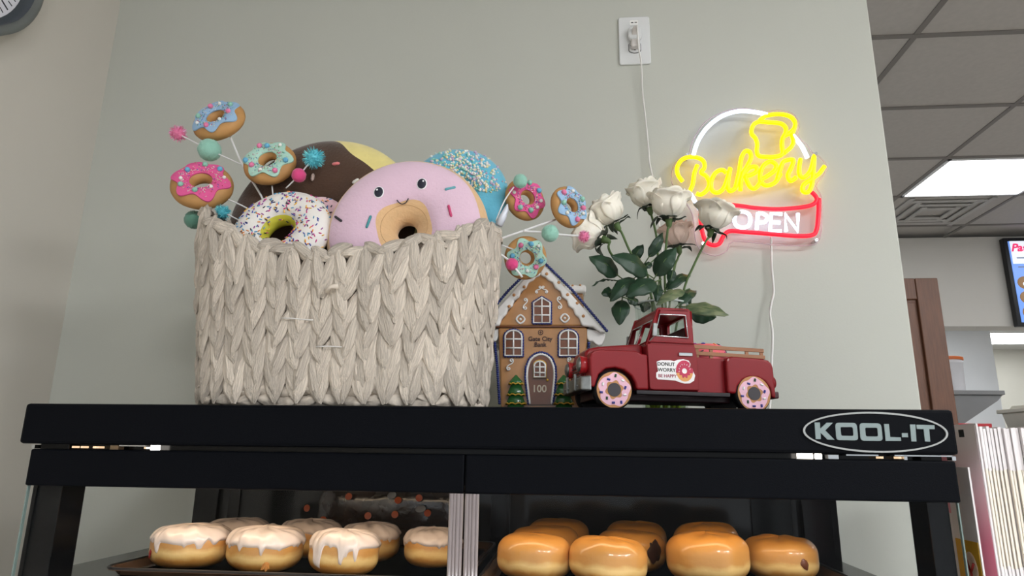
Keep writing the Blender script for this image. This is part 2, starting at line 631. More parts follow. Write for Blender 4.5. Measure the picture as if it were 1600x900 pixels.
# ------------------------------------------------------------------ outlet, plug and cord
m_plate = mm('outlet_plastic', (226, 228, 228), .25)
m_dark = mm('slot_black', (20, 20, 20), .6)
pc = W(991, 65, YW)
tl, br = W(966, 30.5, YW), W(1015.5, 100, YW)
hw, hh = (br.x-tl.x)/2*.985, (tl.z-br.z)/2
t = thing('wall_outlet', 'white double wall outlet with plug in its upper socket', 'outlet', (pc.x, YW, pc.z))
plate('cover_plate', [rrect(-hw, -hh, hw, hh, .004)], .006, m_plate, t, bevel=.002, loc=(0, -.006, 0))
for sz in (1, -1):
    zc = sz*hh*.33
    f = [(max(-.0135, min(.0135, .0165*math.cos(q))), zc+.0165*math.sin(q)*.88) for q in [2*PI*i/28 for i in range(28)]]
    f2 = [(x*1.1, zc+(z-zc)*1.08) for x, z in f]
    plate('socket_gap', [f2], .002, m_dark, t, loc=(0, -.0064, 0))
    s = plate('socket', [f], .003, m_plate, t, loc=(0, -.0085, 0))
    MB().box((-.006, -.0088, zc+.005), (.0016, .001, .009)).box((-.0085, -.0088, zc+.005), (.005, .001, .0016)).build('slot', m_dark, s, loc=(0, .0085, 0))
    MB().box((.006, -.0088, zc+.006), (.0018, .001, .007)).build('slot', m_dark, s, loc=(0, .0085, 0))
    MB().box((0, -.0088, zc-.007), (.004, .001, .003)).build('slot', m_dark, s, loc=(0, .0085, 0))
st = plate('paper_label', [rrect(-.0095, hh*.66, .0095, hh*.86, .002)], .0006, mm('paper_white', (245, 245, 242), .6), t, loc=(0, -.0070, 0))
for sx in (-.004, .0045):
    MB().box((sx, -.0002, hh*.76), (.006, .0004, .002)).build('print', m_dark, st)
pz = hh*.33
m_plug = mm('plug_plastic', (214, 209, 205), .4, bump=.02)
t2 = thing('power_plug', 'white power plug in the wall outlet with thin cord hanging down', 'plug', (pc.x, YW-.009, pc.z))
plate('plug_base', [rrect(-.013, pz-.0245, .013, pz+.006, .008)], .012, m_plate, t2, bevel=.003, loc=(0, -.012, 0))
MB().hexa([(-.008, -.012, pz-.016), (.008, -.012, pz-.016), (.008, 0, pz-.018), (-.008, 0, pz-.018),
           (-.004, -.030, pz-.003), (.004, -.030, pz-.003), (.006, 0, pz+.006), (-.006, 0, pz+.006)]).build('plug_grip', m_plug, t2, bevel=.002)
MB().box((0, -.008, -pz+.002), (.021, .016, .021)).build('adapter_body', m_plug, t2, bevel=.004, seg=3)
path = [(0.004, -.028, pz-.002)]
for x, y, dy in ((998, 75, -.02), (1002, 100, -.012), (1004, 145, -.006), (1008, 180, -.006), (1013, 230, -.007), (1015, 255, -.008), (1022, 290, -.01), (1030, 350, -.01), (1040, 450, -.01), (1060, 640, -.01)):
    q = W(x, y, YW-.005+dy)
    path.append((q.x-pc.x, q.y-(YW-.009), q.z-pc.z))
m_cord = mm('cord_white', (228, 226, 222), .4)
MB().tube(spline(path, 5), .0019, 8).build('cord', m_cord, t2, smooth=True)

# ------------------------------------------------------------------ wall clock on the side wall
t = thing('wall_clock', 'round grey rimmed wall clock with white face in the upper left corner', 'clock', (XL, .970, ZC+.958), rot=(0, 0, PI/2))
# local: x along -Y of the room ... the face looks towards local -y
m_rim = mm('clock_rim', (128, 132, 132), .35, metal=.5)
Rx = Matrix.Rotation(PI/2, 4, 'X')
MB().lathe([(.15, 0), (.188, 0), (.192, .02), (.190, .036), (.180, .040), (.171, .034)], 64, M=Rx, caps=False).build('rim', m_rim, t, smooth=True)
MB().lathe([(.171, .035), (.170, .016), (.160, .0145)], 64, M=Rx, caps=False).build('inner_ring', mm('clock_ring', (70, 76, 82), .4), t, smooth=True)
MB().lathe([(.162, .0), (.162, .014), (0, .014)], 64, M=Rx).build('face', mm('clock_face', (232, 232, 240), .5), t, angle=30)
for k in range(60):
    a = 2*PI*k/60
    L = .020 if k % 5 == 0 else .011
    w = .0028 if k % 5 == 0 else .0015
    c, s = math.sin(a), math.cos(a)
    Mx = Matrix.Translation((c*(.154-L/2), -.0145, s*(.154-L/2))) @ Matrix.Rotation(a, 4, 'Y')
    link('tick', MB().box((0, 0, 0), (w, .001, L), M=Mx).mesh('tick'), mm('clock_ink', (58, 58, 66), .5), t)
for a, L, w in ((2.35, .13, .006), (2.9, .085, .008)):
    Mx = Matrix.Translation((0, -.018, 0)) @ Matrix.Rotation(a, 4, 'Y')
    link('hand', MB().box((0, 0, L/2-.015), (w, .0015, L), M=Mx).mesh('hand'), mm('clock_ink', (40, 40, 46), .5), t)
for k, s_ in ((3, '3'), (4, '4'), (5, '5'), (6, '6'), (2, '2')):
    a = 2*PI*k/12
    link('numeral', text_mesh('numeral', s_, .038, .001, .0008), mm('clock_ink'), t, loc=(math.sin(a)*.108, -.0145, math.cos(a)*.108))
# ------------------------------------------------------------------ display case
YF, YBK = 0.868, 1.313
X0, X1 = -0.753, 0.466
TOP = ZC+0.0577
CB = ZC-0.42                                   # counter top
m_black = mm('black_powder_coat', (9, 11, 16), .5, bump=.12, bscale=900, spec=.07)
m_black2 = mm('black_gloss', (7, 8, 10), .15, spec=.25)
m_chrome = mm('chrome', (205, 207, 208), .18, metal=1)
m_alu = mm('brushed_aluminium', (140, 154, 154), .35, metal=.2)
m_glass = mm('clear_glass', (255, 255, 255), .0, trans=1, ior=1.02, spec=.25)
cg = m_glass.node_tree


def clear_pane(name, tint, gloss=.06, rough=.02):
    """thin window pane: see-through with a weak mirror reflection"""
    m = bpy.data.materials.new(name)
    m.use_nodes = True
    nt = m.node_tree
    nt.nodes.remove(nt.nodes['Principled BSDF'])
    tr = nt.nodes.new('ShaderNodeBsdfTransparent')
    tr.inputs[0].default_value = (*tint, 1)
    gl = nt.nodes.new('ShaderNodeBsdfGlossy')
    gl.inputs['Roughness'].default_value = rough
    lw = nt.nodes.new('ShaderNodeLayerWeight')
    lw.inputs[0].default_value = 0.5
    fr = nt.nodes.new('ShaderNodeMath')
    fr.operation = 'POWER'
    fr.inputs[1].default_value = 4.0
    nt.links.new(lw.outputs['Facing'], fr.inputs[0])
    mp = nt.nodes.new('ShaderNodeMath')
    mp.operation = 'MULTIPLY_ADD'
    mp.inputs[1].default_value = 0.35
    mp.inputs[2].default_value = gloss
    mx = nt.nodes.new('ShaderNodeMixShader')
    nt.links.new(fr.outputs[0], mp.inputs[0])
    nt.links.new(mp.outputs[0], mx.inputs[0])
    nt.links.new(tr.outputs[0], mx.inputs[1])
    nt.links.new(gl.outputs[0], mx.inputs[2])
    nt.links.new(mx.outputs[0], nt.nodes['Material Output'].inputs[0])
    return m


m_pane = clear_pane('case_glass', (.995, .997, .996), .004)
m_edge = mm('glass_edge', (120, 138, 134), .15, spec=.6)
m_led = mm('warm_led', (255, 240, 220), .5, emit=(255, 226, 188), strength=LED_STRENGTH)
m_cool = mm('bulb_glint', (255, 255, 255), .5, emit=(255, 246, 235), strength=9)

struct('counter', MB().box((.1, 1.1, CB/2-.01), (2.5, .62, CB-.02)), mm('counter_laminate', (92, 84, 78), .4, var=.06, vscale=8),
       'shop counter carrying the display case below the view', 'counter', bevel=.004)
dc = thing('display_case', 'black countertop pastry display case with glass sides and oval badge', 'display case', ((X0+X1)/2, (YF+YBK)/2, CB-.02))
DX, DY, DZ = (X0+X1)/2, (YF+YBK)/2, CB-.02


def dbox(name, x0, x1, y0, y1, z0, z1, m, parent=None, bevel=0.0015):
    return MB().box(((x0+x1)/2-DX, (y0+y1)/2-DY, (z0+z1)/2-DZ), (x1-x0, y1-y0, z1-z0)).build(name, m, parent or dc, bevel=bevel)


zc0 = W(760, 702, YF).z                         # lower edge of the top cover
dbox('top_cover', X0, X1, YF, YBK, zc0, TOP, m_black, bevel=.004)
YH = .878
zh1, zh0 = W(760, 710.5, YH).z, W(760, 772, YH).z
xa, xm, xb = W(42, 735, YH).x, W(726, 745, YH).x, W(1498, 760, YH).x
# glass doors in front, each with its black rail, pane and ribbed edge strip
Z0 = CB+.04
for nm, xs, xe, strip in (('l', xa, xm-.0006, W(724, 800, YH).x), ('r', xm+.0006, xb, W(727, 800, YH).x)):
    yo = YH if nm == 'l' else YH-.0016
    door = dbox('front_door', xs, xe, yo, yo+.03, zh0, zh1, m_black, bevel=.0025)
    MB().box(((xs+xe)/2-DX, yo+.006-DY, (Z0+zh0)/2-DZ), (xe-xs-.006, .004, zh0-Z0)).build('glass_pane', m_pane, door)
    MB().box(((xs if nm == 'l' else xe)-DX+(.0022 if nm == 'l' else -.0022), yo+.006-DY, (Z0+zh0)/2-DZ), (.0016, .0042, zh0-Z0)).build('glass_edge', m_edge, door)
    st = MB()
    x_s, x_e = (W(701, 830, YH).x, strip) if nm == 'l' else (strip, W(748, 830, YH).x)
    n = 4
    for k in range(n):
        st.tube([((x_s+(x_e-x_s)*(k+.5)/n)-DX, yo-.0005-DY, Z0-DZ), ((x_s+(x_e-x_s)*(k+.5)/n)-DX, yo-.0005-DY, zh0-DZ)], abs(x_e-x_s)/n*(.5 if k % 2 else .62), 10)
    st.build('edge_strip', mm('ribbed_plastic', (158, 148, 148), .15, alpha=.9), door, smooth=True)
# posts
xi = W(88, 800, .89).x
dbox('post', X0+.012, xi, .893, .94, Z0, zh1+.02, m_black2)
xi2 = W(1452, 800, .89).x
dbox('post', xi2, X1-.008, .893, .94, Z0, zh1+.02, m_black2)
xbl0, xbl1 = W(303, 800, 1.29).x, W(340, 800, 1.29).x
xbr0, xbr1 = W(1252, 800, 1.29).x, W(1307, 800, 1.29).x
dbox('post', xbl0, xbl1, 1.285, YBK, Z0, zh1+.02, m_black2)
dbox('post', xbr0, xbr1, 1.285, YBK, Z0, zh1+.02, m_black2)
# side panes, dark sliding back doors, floor of the case
dbox('side_pane', X0+.013, X0+.017, .94, 1.285, Z0, zh1, m_pane, bevel=0)
dbox('side_pane', X1-.012, X1-.008, .94, 1.285, Z0, zh1, m_pane, bevel=0)
m_bdoor = mm('smoked_glass', (30, 31, 32), .08, spec=.3)
xmid = (xbl1+xbr0)/2
bd = dbox('back_door', xbl1, xmid+.02, 1.296, 1.300, Z0, zh1, m_bdoor, bevel=0)
MB().box((xmid-DX, 1.294-DY, (Z0+zh1)/2-DZ), (.03, .006, zh1-Z0)).build('door_stile', m_black2, bd)
MB().box((xbl1+.03-DX, 1.294-DY, (Z0+zh1)/2-DZ), (.022, .006, zh1-Z0)).build('door_stile', m_black2, bd)
bd = dbox('back_door', xmid+.02, xbr0, 1.302, 1.306, Z0, zh1, m_bdoor, bevel=0)
MB().box((xbr0-.05-DX, 1.300-DY, (Z0+zh1)/2-DZ), (.07, .006, zh1-Z0)).build('door_stile', m_black2, bd)
dbox('base', X0, X1, YF, YBK, CB-.02, Z0, m_black, bevel=.004)
ZT = ZC-.166                                    # wire shelf below the trays
dbox('shelf', X0+.02, X1-.02, .90, 1.285, ZT-.012, ZT-.003, m_black2, bevel=.001)
# warm LED tube under the cover, and the fittings that show in the gap
dbox('inner_ceiling', X0+.02, X1-.02, .94, 1.29, zc0-.003, zc0-.0005, m_black2, bevel=0)
lamp = dbox('led_housing', X0+.08, X1-.08, .912, .938, zh0+.008, zh0+.022, m_black, bevel=.001)
MB().box((0, .929-DY, zh0+.006-DZ), (X1-X0-.22, .018, .006)).build('led_tube', m_led, lamp)
dbox('gap_rail', X0+.008, X1-.008, .905, .909, zh1-.004, zc0, m_black2, bevel=0)
zg = (zh1+zc0)/2
for px_, w_, m_ in ((53, 5, 'd'), (115, 2.5, 'g'), (129, 3, 'g'), (148, 3, 'g'), (153, 5, 'g'), (180, 13, 't'), (207, 40, 'c'), (228, 3, 'g'), (240, 7, 'w'),
                    (1258, 20, 'w'), (1279, 6, 'w'), (1300, 16, 'd'), (1345, 50, 'c'), (1375, 5, 'g'), (1403, 5, 'g'), (1412, 5, 'd'), (1440, 90, 'c'), (1487, 6, 'd')):
    q = W(px_, 700, .89)
    hgt = {'c': .0016, 'w': .0062, 'g': .0026, 't': .0055, 'd': .005}[m_]
    zz = zc0-.0012 if m_ == 'c' else zg+(.0 if m_ == 'w' else -.0005)
    wd = w_*MPP(px_, 700, .89)
    mtl = {'c': m_chrome, 'w': m_cool, 'g': mm('bulb_small', (255, 240, 220), .5, emit=(255, 215, 170), strength=1.0), 't': mm('brass_tab', (190, 160, 125), .35, metal=.3), 'd': m_chrome}[m_]
    dbox('lamp_glint' if m_ in 'wg' else 'bracket', q.x-wd/2, q.x+wd/2, .888, .900, zz-hgt/2, zz+hgt/2, mtl, bevel=0)

# oval badge with lettering
bc = W(1366, 675, YF)
bp = thing('badge_tmp', '', '')
bpy.data.objects.remove(bp)


def bz(zx, zy):
    q = W(1240+zx*.1625, 630+zy*.1626, YF)
    return (q.x-DX, q.z-DZ)


badge = plate('badge', [[bz(780+690*math.cos(a), 280+190*math.sin(a)*(1)+(18*math.cos(a))) for a in [2*PI*i/72 for i in range(72)]]], .001, mm('badge_black', (9, 11, 16), .5, spec=.08), dc, loc=(0, YF-DY-.001, 0))
el = lambda k, j: [bz(780+k*math.cos(a), 280+j*math.sin(a)+18*math.cos(a)) for a in [2*PI*i/72 for i in range(72)]]
plate('badge_ring', [el(696, 195), el(676, 178)], .0016, mm('badge_silver', (176, 178, 176), .3, metal=.4), badge, loc=(0, -.0016, 0))


def rquad(c, r):
    out = []
    n = len(c)
    for i in range(n):
        p, a, b = Vector(c[i]), Vector(c[i-1]), Vector(c[(i+1) % n])
        u, v = (a-p).normalized(), (b-p).normalized()
        p0, p1 = p+u*r, p+v*r
        for t in (0, .33, .66, 1):
            out.append(tuple((1-t)**2*p0+2*t*(1-t)*p+t*t*p1))
    return out


LET = {'letter_k': [[(195, 185), (247, 185), (250, 245), (312, 188), (372, 188), (298, 262), (388, 352), (322, 350), (254, 285), (256, 345), (207, 345)]],
       'letter_o': [rquad([(393, 188), (598, 190), (617, 358), (405, 355)], 34), rquad([(443, 230), (562, 230), (570, 315), (452, 313)], 14)],
       'letter_o2': [rquad([(625, 192), (833, 195), (852, 363), (638, 360)], 34), rquad([(680, 235), (798, 236), (805, 321), (688, 319)], 14)],
       'letter_l': [[(862, 200), (908, 200), (922, 325), (1022, 328), (1026, 362), (878, 362)]],
       'hyphen': [[(1032, 288), (1090, 288), (1092, 327), (1035, 327)]],
       'letter_i': [[(1110, 205), (1162, 205), (1173, 368), (1125, 368)]],
       'letter_t': [[(1172, 208), (1345, 212), (1348, 250), (1295, 250), (1305, 370), (1255, 368), (1242, 250), (1178, 248)]]}
for k, lps in LET.items():
    plate(k.replace('2', ''), [[bz(*q) for q in lp] for lp in lps], .0012, m_alu, badge, loc=(0, -.0012, 0))

# ------------------------------------------------------------------ trays
m_tray = mm('dark_baking_tray', (92, 68, 50), .22, metal=.1, var=.25, vscale=12, bump=.05, bscale=40)
RIM = ZC-.1555


def tray(x0, x1, y0, y1, label):
    t = thing('baking_tray', label, 'tray', ((x0+x1)/2, (y0+y1)/2, ZT-.003), group='baking trays in the display case')
    hx, hy = (x1-x0)/2, (y1-y0)/2
    prof = [(-.018, 0), (-.012, .0015), (-.005, .010), (.0, .0115), (.002, .009)]

    def loop(o, z):
        return [(x, y, z) for x, y in rrect(-hx-o, -hy-o, hx+o, hy+o, .03+o, 6)]
    ls = [loop(o, z) for o, z in prof]
    n = len(ls[0])
    b = MB()
    vs = [v for l in ls for v in l]
    fs = [tuple(range(n))]
    for i in range(len(ls)-1):
        for j in range(n):
            fs.append((i*n+j, i*n+(j+1) % n, (i+1)*n+(j+1) % n, (i+1)*n+j))
    b.add(vs, fs)
    b.build('pan', m_tray, t, angle=35)
    MB().tube([(x, y, .0108) for x, y in rrect(-hx, -hy, hx, hy, .03, 6)], .0022, 6, closed=True).build('rolled_rim', mm('tray_rim', (58, 56, 56), .3, metal=.6), t, smooth=True)
    return t


tray(-.634, -.137, .902, 1.27, 'dark baking tray under the iced donuts')
tray(-.121, .372, .902, 1.27, 'dark baking tray under the plain glazed donuts')
ZD = ZT-.0015                                   # where donuts rest


# ------------------------------------------------------------------ donuts in the case
def dough_material():
    m = mat('fried_dough', (214, 140, 60), .4, coat=.5)
    nt = m.node_tree
    b = nt.nodes['Principled BSDF']
    tc = nt.nodes.new('ShaderNodeTexCoord')
    sp = nt.nodes.new('ShaderNodeSeparateXYZ')
    nz = nt.nodes.new('ShaderNodeTexNoise')
    nz.inputs['Scale'].default_value = 45
    nz.inputs['Detail'].default_value = 5
    ad = nt.nodes.new('ShaderNodeMath')
    ad.operation = 'MULTIPLY_ADD'
    ad.inputs[1].default_value = .014
    mr = nt.nodes.new('ShaderNodeMapRange')
    mr.inputs['From Min'].default_value = .004
    mr.inputs['From Max'].default_value = .066
    rp = nt.nodes.new('ShaderNodeValToRGB')
    e = rp.color_ramp.elements
    e[0].position, e[0].color = 0.0, (*lin((176, 112, 44)), 1)
    e[1].position, e[1].color = 1.0, (*lin((206, 140, 62)), 1)
    for p, c in ((.26, (204, 142, 66)), (.36, (232, 190, 118)), (.44, (236, 198, 128)), (.54, (208, 150, 80)), (.8, (202, 142, 70))):
        q = e.new(p)
        q.color = (*lin(c), 1)
    nt.links.new(tc.outputs['Object'], sp.inputs[0])
    nt.links.new(tc.outputs['Object'], nz.inputs['Vector'])
    nt.links.new(nz.outputs['Fac'], ad.inputs[0])
    nt.links.new(sp.outputs['Z'], ad.inputs[2])
    nt.links.new(ad.outputs[0], mr.inputs['Value'])
    nt.links.new(mr.outputs[0], rp.inputs[0])
    nt.links.new(rp.outputs[0], b.inputs['Base Color'])
    bp_ = nt.nodes.new('ShaderNodeBump')
    bp_.inputs['Strength'].default_value = .6
    bp_.inputs['Distance'].default_value = .002
    nt.links.new(nz.outputs['Fac'], bp_.inputs['Height'])
    nt.links.new(bp_.outputs[0], b.inputs['Normal'])
    return m


m_dough = dough_material()
m_icing = mm('white_icing', (226, 208, 196), .25, var=.06, vscale=25, bump=.35, bscale=60, coat=.3)
m_filling = mm('chocolate_filling', (48, 26, 16), .3, coat=.3)
m_jam = mm('red_jam', (140, 34, 30), .25, coat=.4)


def donut_surface(seed, a, h):
    fa, fb = bumpy(1, .05, seed), bumpy(1, .06, seed+50)

    def fn(th, ph, off=0.0):
        c, s = math.cos(th), math.sin(th)
        r = a*(abs(c)**.62)*(1+fa(ph))
        if abs(s) < .3:
            r *= 1-.018*(1-abs(s)/.3)
        z = h*.5+h*.5*(1 if s > 0 else -1)*abs(s)**.78*(1+(.06*fb(ph)*20*abs(s) if s > 0 else 0))
        if s > .8:
            z -= h*.03*(s-.8)/.2
        return Vector((r*math.cos(ph)*(1+off/a), r*math.sin(ph)*(1+off/a)*.97, z+off*max(s, 0)))
    return fn


def case_donut(px, py, Y, a, h, label, iced=False, seed=0, hole=None, drips=(), rotz=0., group=None, jam=False, cm=m_filling, squash=None):
    q = W(px, py, Y)
    rs_ = random.Random(seed+200)
    t = thing('donut', label, 'donut', (q.x, Y, ZD), (rs_.uniform(-.05, .05), rs_.uniform(-.06, .06), rotz), group)
    fn = donut_surface(seed, a, h)
    b = MB()
    b.grid(lambda u, v: fn(-PI/2+PI*v, 2*PI*u), 48, 25, cu=True)
    b.build('dough', m_dough, t, smooth=True)
    if iced:
        w = bumpy(1, .22, seed+9)
        rr = random.Random(seed+3)
        jag = [(rr.uniform(0, 6.28), rr.uniform(.03, .07), rr.uniform(.1, .3)) for _ in range(16)]

        def low(ph):
            x = .20+w(ph)
            for c, wd, dp in jag:
                dd = (ph-c+PI) % (2*PI)-PI
                x -= .45*dp*math.exp(-(dd/wd)**2)
            for c, wd, dp in drips:
                dd = (ph-c-rotz+PI) % (2*PI)-PI
                x -= dp*math.exp(-(dd/wd)**4)
            return max(x, -.75)
        ic = MB()

        def gi(u, v):
            ph = 2*PI*u
            lo = low(ph)
            th = PI/2-(PI/2-lo)*v
            edge = min(1, (1-v)*14)
            lum = .0006*math.sin(7*ph+5*v)+.0005*math.sin(13*ph-9*v)
            return fn(th, ph, (.0028+lum)*max(edge, -.2)+(0 if edge > 0 else -.001))
        ic.grid(gi, 160, 22, cu=True)
        ic.build('icing', m_icing, t, smooth=True)
    if hole:
        ph, th, s = hole
        p = fn(th, ph-rotz)
        n = Vector((math.cos(ph-rotz), math.sin(ph-rotz), .15))
        R = frame(n)
        ff = bumpy(1, .5, seed+30)
        f = MB()
        f.grid(lambda u, v: (s*.72*v*math.cos(2*PI*u)*(1+ff(2*PI*u)), s*v*math.sin(2*PI*u)*(1+ff(2*PI*u)), .0022*(1-v*v)-.0005), 20, 5, cu=True, M=T4(p, R))
        f.build('filling', cm, t, smooth=True)
    return t


G1, G2 = 'iced donuts in the display case', 'plain glazed donuts in the display case'
S = -PI/2
case_donut(300, 850, .985, .0550, .058, 'white iced donut with a red jam spot, leftmost on its tray', True, 1, hole=(S-.85, -.15, .008), group=G1, cm=m_jam, drips=((S-.5, .08, .3), (S+.7, .1, .2)))
case_donut(416, 850, .98, .0535, .058, 'white iced donut with torn side crust, second in the front row', True, 2, hole=(S+.45, -.35, .008), group=G1, cm=mm('torn_crumb', (196, 128, 58), .7), drips=((S+.3, .06, .25), (S-.3, .06, .2)))
case_donut(538, 850, .965, .0490, .058, 'white iced donut with a long icing drip, third in the front row', True, 3, group=G1, drips=((S-.5, .13, .75), (S+.2, .07, .45), (S+.6, .06, .35)))
case_donut(372, 830, 1.10, .0500, .056, 'white iced donut behind and between the two leftmost iced donuts', True, 4, group=G1)
case_donut(486, 830, 1.11, .0500, .056, 'white iced donut half hidden behind the dripping iced donut', True, 5, group=G1)
case_donut(580, 835, 1.08, .0460, .056, 'white iced donut with bare right side, right behind the dripping donut', True, 6, group=G1, drips=((S+.2, .1, .2),))
case_donut(676, 840, 1.05, .0430, .054, 'white iced donut beside the ribbed centre strip of the case', True, 7, group=G1)
case_donut(834, 867, .975, .0520, .060, 'plain glazed donut at the front left of the right tray', False, 11, group=G2)
case_donut(948, 875, .955, .0525, .060, 'plain glazed donut closest to the glass on the right tray', False, 12, group=G2)
case_donut(853, 845, 1.085, .0530, .060, 'plain glazed donut in the middle of the left column on the right tray', False, 13, group=G2)
case_donut(872, 830, 1.195, .0530, .060, 'plain glazed donut at the very back left of the right tray', False, 14, group=G2)
case_donut(985, 855, 1.065, .0520, .058, 'glazed donut with dark chocolate filling oozing from its right side', False, 15, hole=(S+.62, .05, .0165), group=G2)
case_donut(993, 832, 1.175, .0500, .060, 'plain glazed donut behind the chocolate filled one', False, 16, group=G2)
case_donut(1105, 858, .99, .0545, .066, 'large plain glazed donut in the third column of the right tray', False, 17, group=G2)
case_donut(1104, 835, 1.10, .0490, .068, 'glazed donut with a peaked top behind the large plain one', False, 18, group=G2)
case_donut(1218, 850, 1.03, .0520, .058, 'glazed donut with a small brown filling hole, rightmost on its tray', False, 19, hole=(S+.35, .0, .0085), group=G2, cm=mm('cinnamon_filling', (110, 60, 36), .4))

# bag of dark candies at the back of the left half
q = W(605, 800, 1.24)
t = thing('candy_bag', 'clear bag with dark contents and orange discs behind the iced donuts', 'bag', (q.x, 1.255, ZD))
fb = bumpy(1, .12, 77)
b = MB()
b.grid(lambda u, v: (.135*math.cos(2*PI*u)*(1-.25*abs(2*v-1)**3)*(1+.3*fb(2*PI*u+3*v)), .024*math.sin(2*PI*u)*(1-.6*abs(2*v-1)**3)*(1+fb(5*PI*u+9*v)), .002+.118*v), 40, 14, cu=True)
b.build('wrapper', mm('bag_dark', (44, 34, 30), .15, var=.5, vscale=30, bump=.8, bscale=45, coat=.5), t, smooth=True)
rr = random.Random(5)
for k, (px_, py_) in enumerate(((545, 776), (622, 782), (668, 802), (480, 794), (617, 804), (505, 812), (655, 778), (575, 806))):
    q2 = W(px_, py_, 1.226)
    p_ = Vector((q2.x-q.x, q2.y-1.255, q2.z-ZD))
    R = frame((rr.uniform(-.3, .3), -1, rr.uniform(-.2, .4)))
    MB().lathe([(.0062, 0), (.0062, .0015), (0, .002)], 14, M=T4(p_, R)).build('orange_disc', mm('candy_orange', (190, 84, 36), .4), t, angle=40)
for k, (px_, py_) in enumerate(((612, 774), (657, 795))):
    q2 = W(px_, py_, 1.224)
    p_ = Vector((q2.x-q.x, q2.y-1.255, q2.z-ZD))
    R = frame((rr.uniform(-.6, .6), -1, .5))
    MB().sphere((0, 0, 0), (.011, .007, .0015), 12, 6, M=T4(p_, R)).build('pale_chip', mm('candy_pale', (150, 150, 150), .3), t, smooth=True)
# crumbs of icing on the right tray
for k, (px_, py_, Y_, s_) in enumerate(((1192, 886, .965, .0045), (1262, 884, .99, .003), (1170, 878, 1.0, .002))):
    q2 = W(px_, py_, Y_)
    t = thing('icing_crumb', ('largest white icing crumb on the right tray', 'white icing crumb nearest the tray edge', 'tiny icing crumb under the glazed donuts')[k], 'crumb', (q2.x, Y_, ZD-.001), group='icing crumbs')
    MB().sphere((0, 0, s_*.5), (s_*1.5, s_, s_*.6), 8, 6, wob=.2).build('crumb_body', m_icing, t)

# ------------------------------------------------------------------ flat box blanks standing right of the case
m_bw = mm('box_white', (235, 230, 230), .55, var=.03, vscale=30, rnd=.05)
m_bp = mm('box_pink', (228, 150, 168), .5, var=.05, vscale=10)
m_by = mm('box_yellow', (222, 172, 52), .5, var=.04, vscale=10)
m_bc = mm('box_cream', (242, 234, 220), .6, var=.03, vscale=30)


m_fade = mat('box_fade_print', (238, 226, 228), .5)
_nt = m_fade.node_tree
_tc, _sp, _mr, _rp = (_nt.nodes.new(k_) for k_ in ('ShaderNodeTexCoord', 'ShaderNodeSeparateXYZ', 'ShaderNodeMapRange', 'ShaderNodeValToRGB'))
_mr.inputs['From Min'].default_value, _mr.inputs['From Max'].default_value = .33, .46      # the printed fade from pink to white near the top
_rp.color_ramp.elements[0].color = (*lin((222, 128, 152)), 1)
_rp.color_ramp.elements[1].color = (*lin((240, 232, 232)), 1)
_nt.links.new(_tc.outputs['Object'], _sp.inputs[0])
_nt.links.new(_sp.outputs['Z'], _mr.inputs['Value'])
_nt.links.new(_mr.outputs[0], _rp.inputs[0])
_nt.links.new(_rp.outputs[0], _nt.nodes['Principled BSDF'].inputs['Base Color'])


def blank(k, x, y0, y1, ztop, lean, label, style):
    zb = CB-.02
    Hh = ztop-zb
    t = thing('box_blank', label, 'box', (x, y0, zb), (0, lean, 0), 'flat box blanks beside the case')
    th = .0022
    MB().box((0, (y1-y0)/2, Hh/2), (th, y1-y0, Hh)).build('sheet', m_bw, t)
    if style == 'edge':
        # folded front edge: white fold, cream core lower, white again
        MB().box((0, -.0015, Hh-.027), (th*1.5, .004, .054)).build('top_fold', m_bw, t)
        MB().box((0, -.0012, Hh-.114), (th*1.15, .003, .12)).build('cream_fold', m_bc, t)
        MB().box((0, -.0015, Hh-.274), (th*1.5, .004, .20)).build('lower_fold', m_bw, t)
        MB().box((-th*.5-.0003, (y1-y0)/2+.004, Hh-.06), (.0006, y1-y0-.01, .115)).build('pink_print', m_bp, t)
    elif style == 'pink':
        MB().box((-th*.5-.0003, (y1-y0)/2, Hh*.5), (.0006, y1-y0-.004, Hh-.004)).build('pink_print', m_fade, t)
    elif style == 'yellow':
        MB().box((-th*.5-.0003, (y1-y0)/2, Hh*.5-.045), (.0006, y1-y0-.004, Hh-.09)).build('yellow_print', m_by, t)
    return t


GBL = 'white and pink flat box blank in the tight upright row'
ztp = W(1530, 668, .95).z
yA = .955
nb = 24
for k in range(nb):
    px_ = 1530+5.2*k
    q = W(px_, 668, yA)
    z_ = ztp+random.Random(k).uniform(-.002, .002)
    blank(k, q.x, yA+random.Random(k+9).uniform(-.003, .003), min(yA+.20, q.x/.502), z_, 0, GBL, 'edge')
# front ones that show their printed faces
q = W(1520, 662, .955)
b0 = blank(90, q.x-.001, .945, 1.025, q.z, .0, 'white box blank fading to pink beside the case corner', 'pink')
MB().box((-.0018, .035, q.z-(CB-.02)-.012), (.0006, .012, .010)).build('printed_mark', m_dark, b0)
q = W(1506, 735, .92)
b1 = blank(91, q.x+.0035, .915, .968, q.z+.004, .0, 'yellow printed box blank leaning against the case side', 'yellow')
hh_ = q.z+.004-(CB-.02)
MB().sphere((-.0022, .022, hh_-.125), (.0006, .014, .022), 16, 10).build('logo_disc', mm('logo_cream', (240, 214, 190), .5), b1, smooth=True)
MB().tube([(-.003, .014, hh_-.116), (-.003, .022, hh_-.128), (-.003, .029, hh_-.114)], .0018, 6).tube([(-.003, .022, hh_-.128), (-.003, .020, hh_-.139)], .0018, 6).build('logo_mark', mm('logo_red', (150, 42, 36), .5), b1, smooth=True)
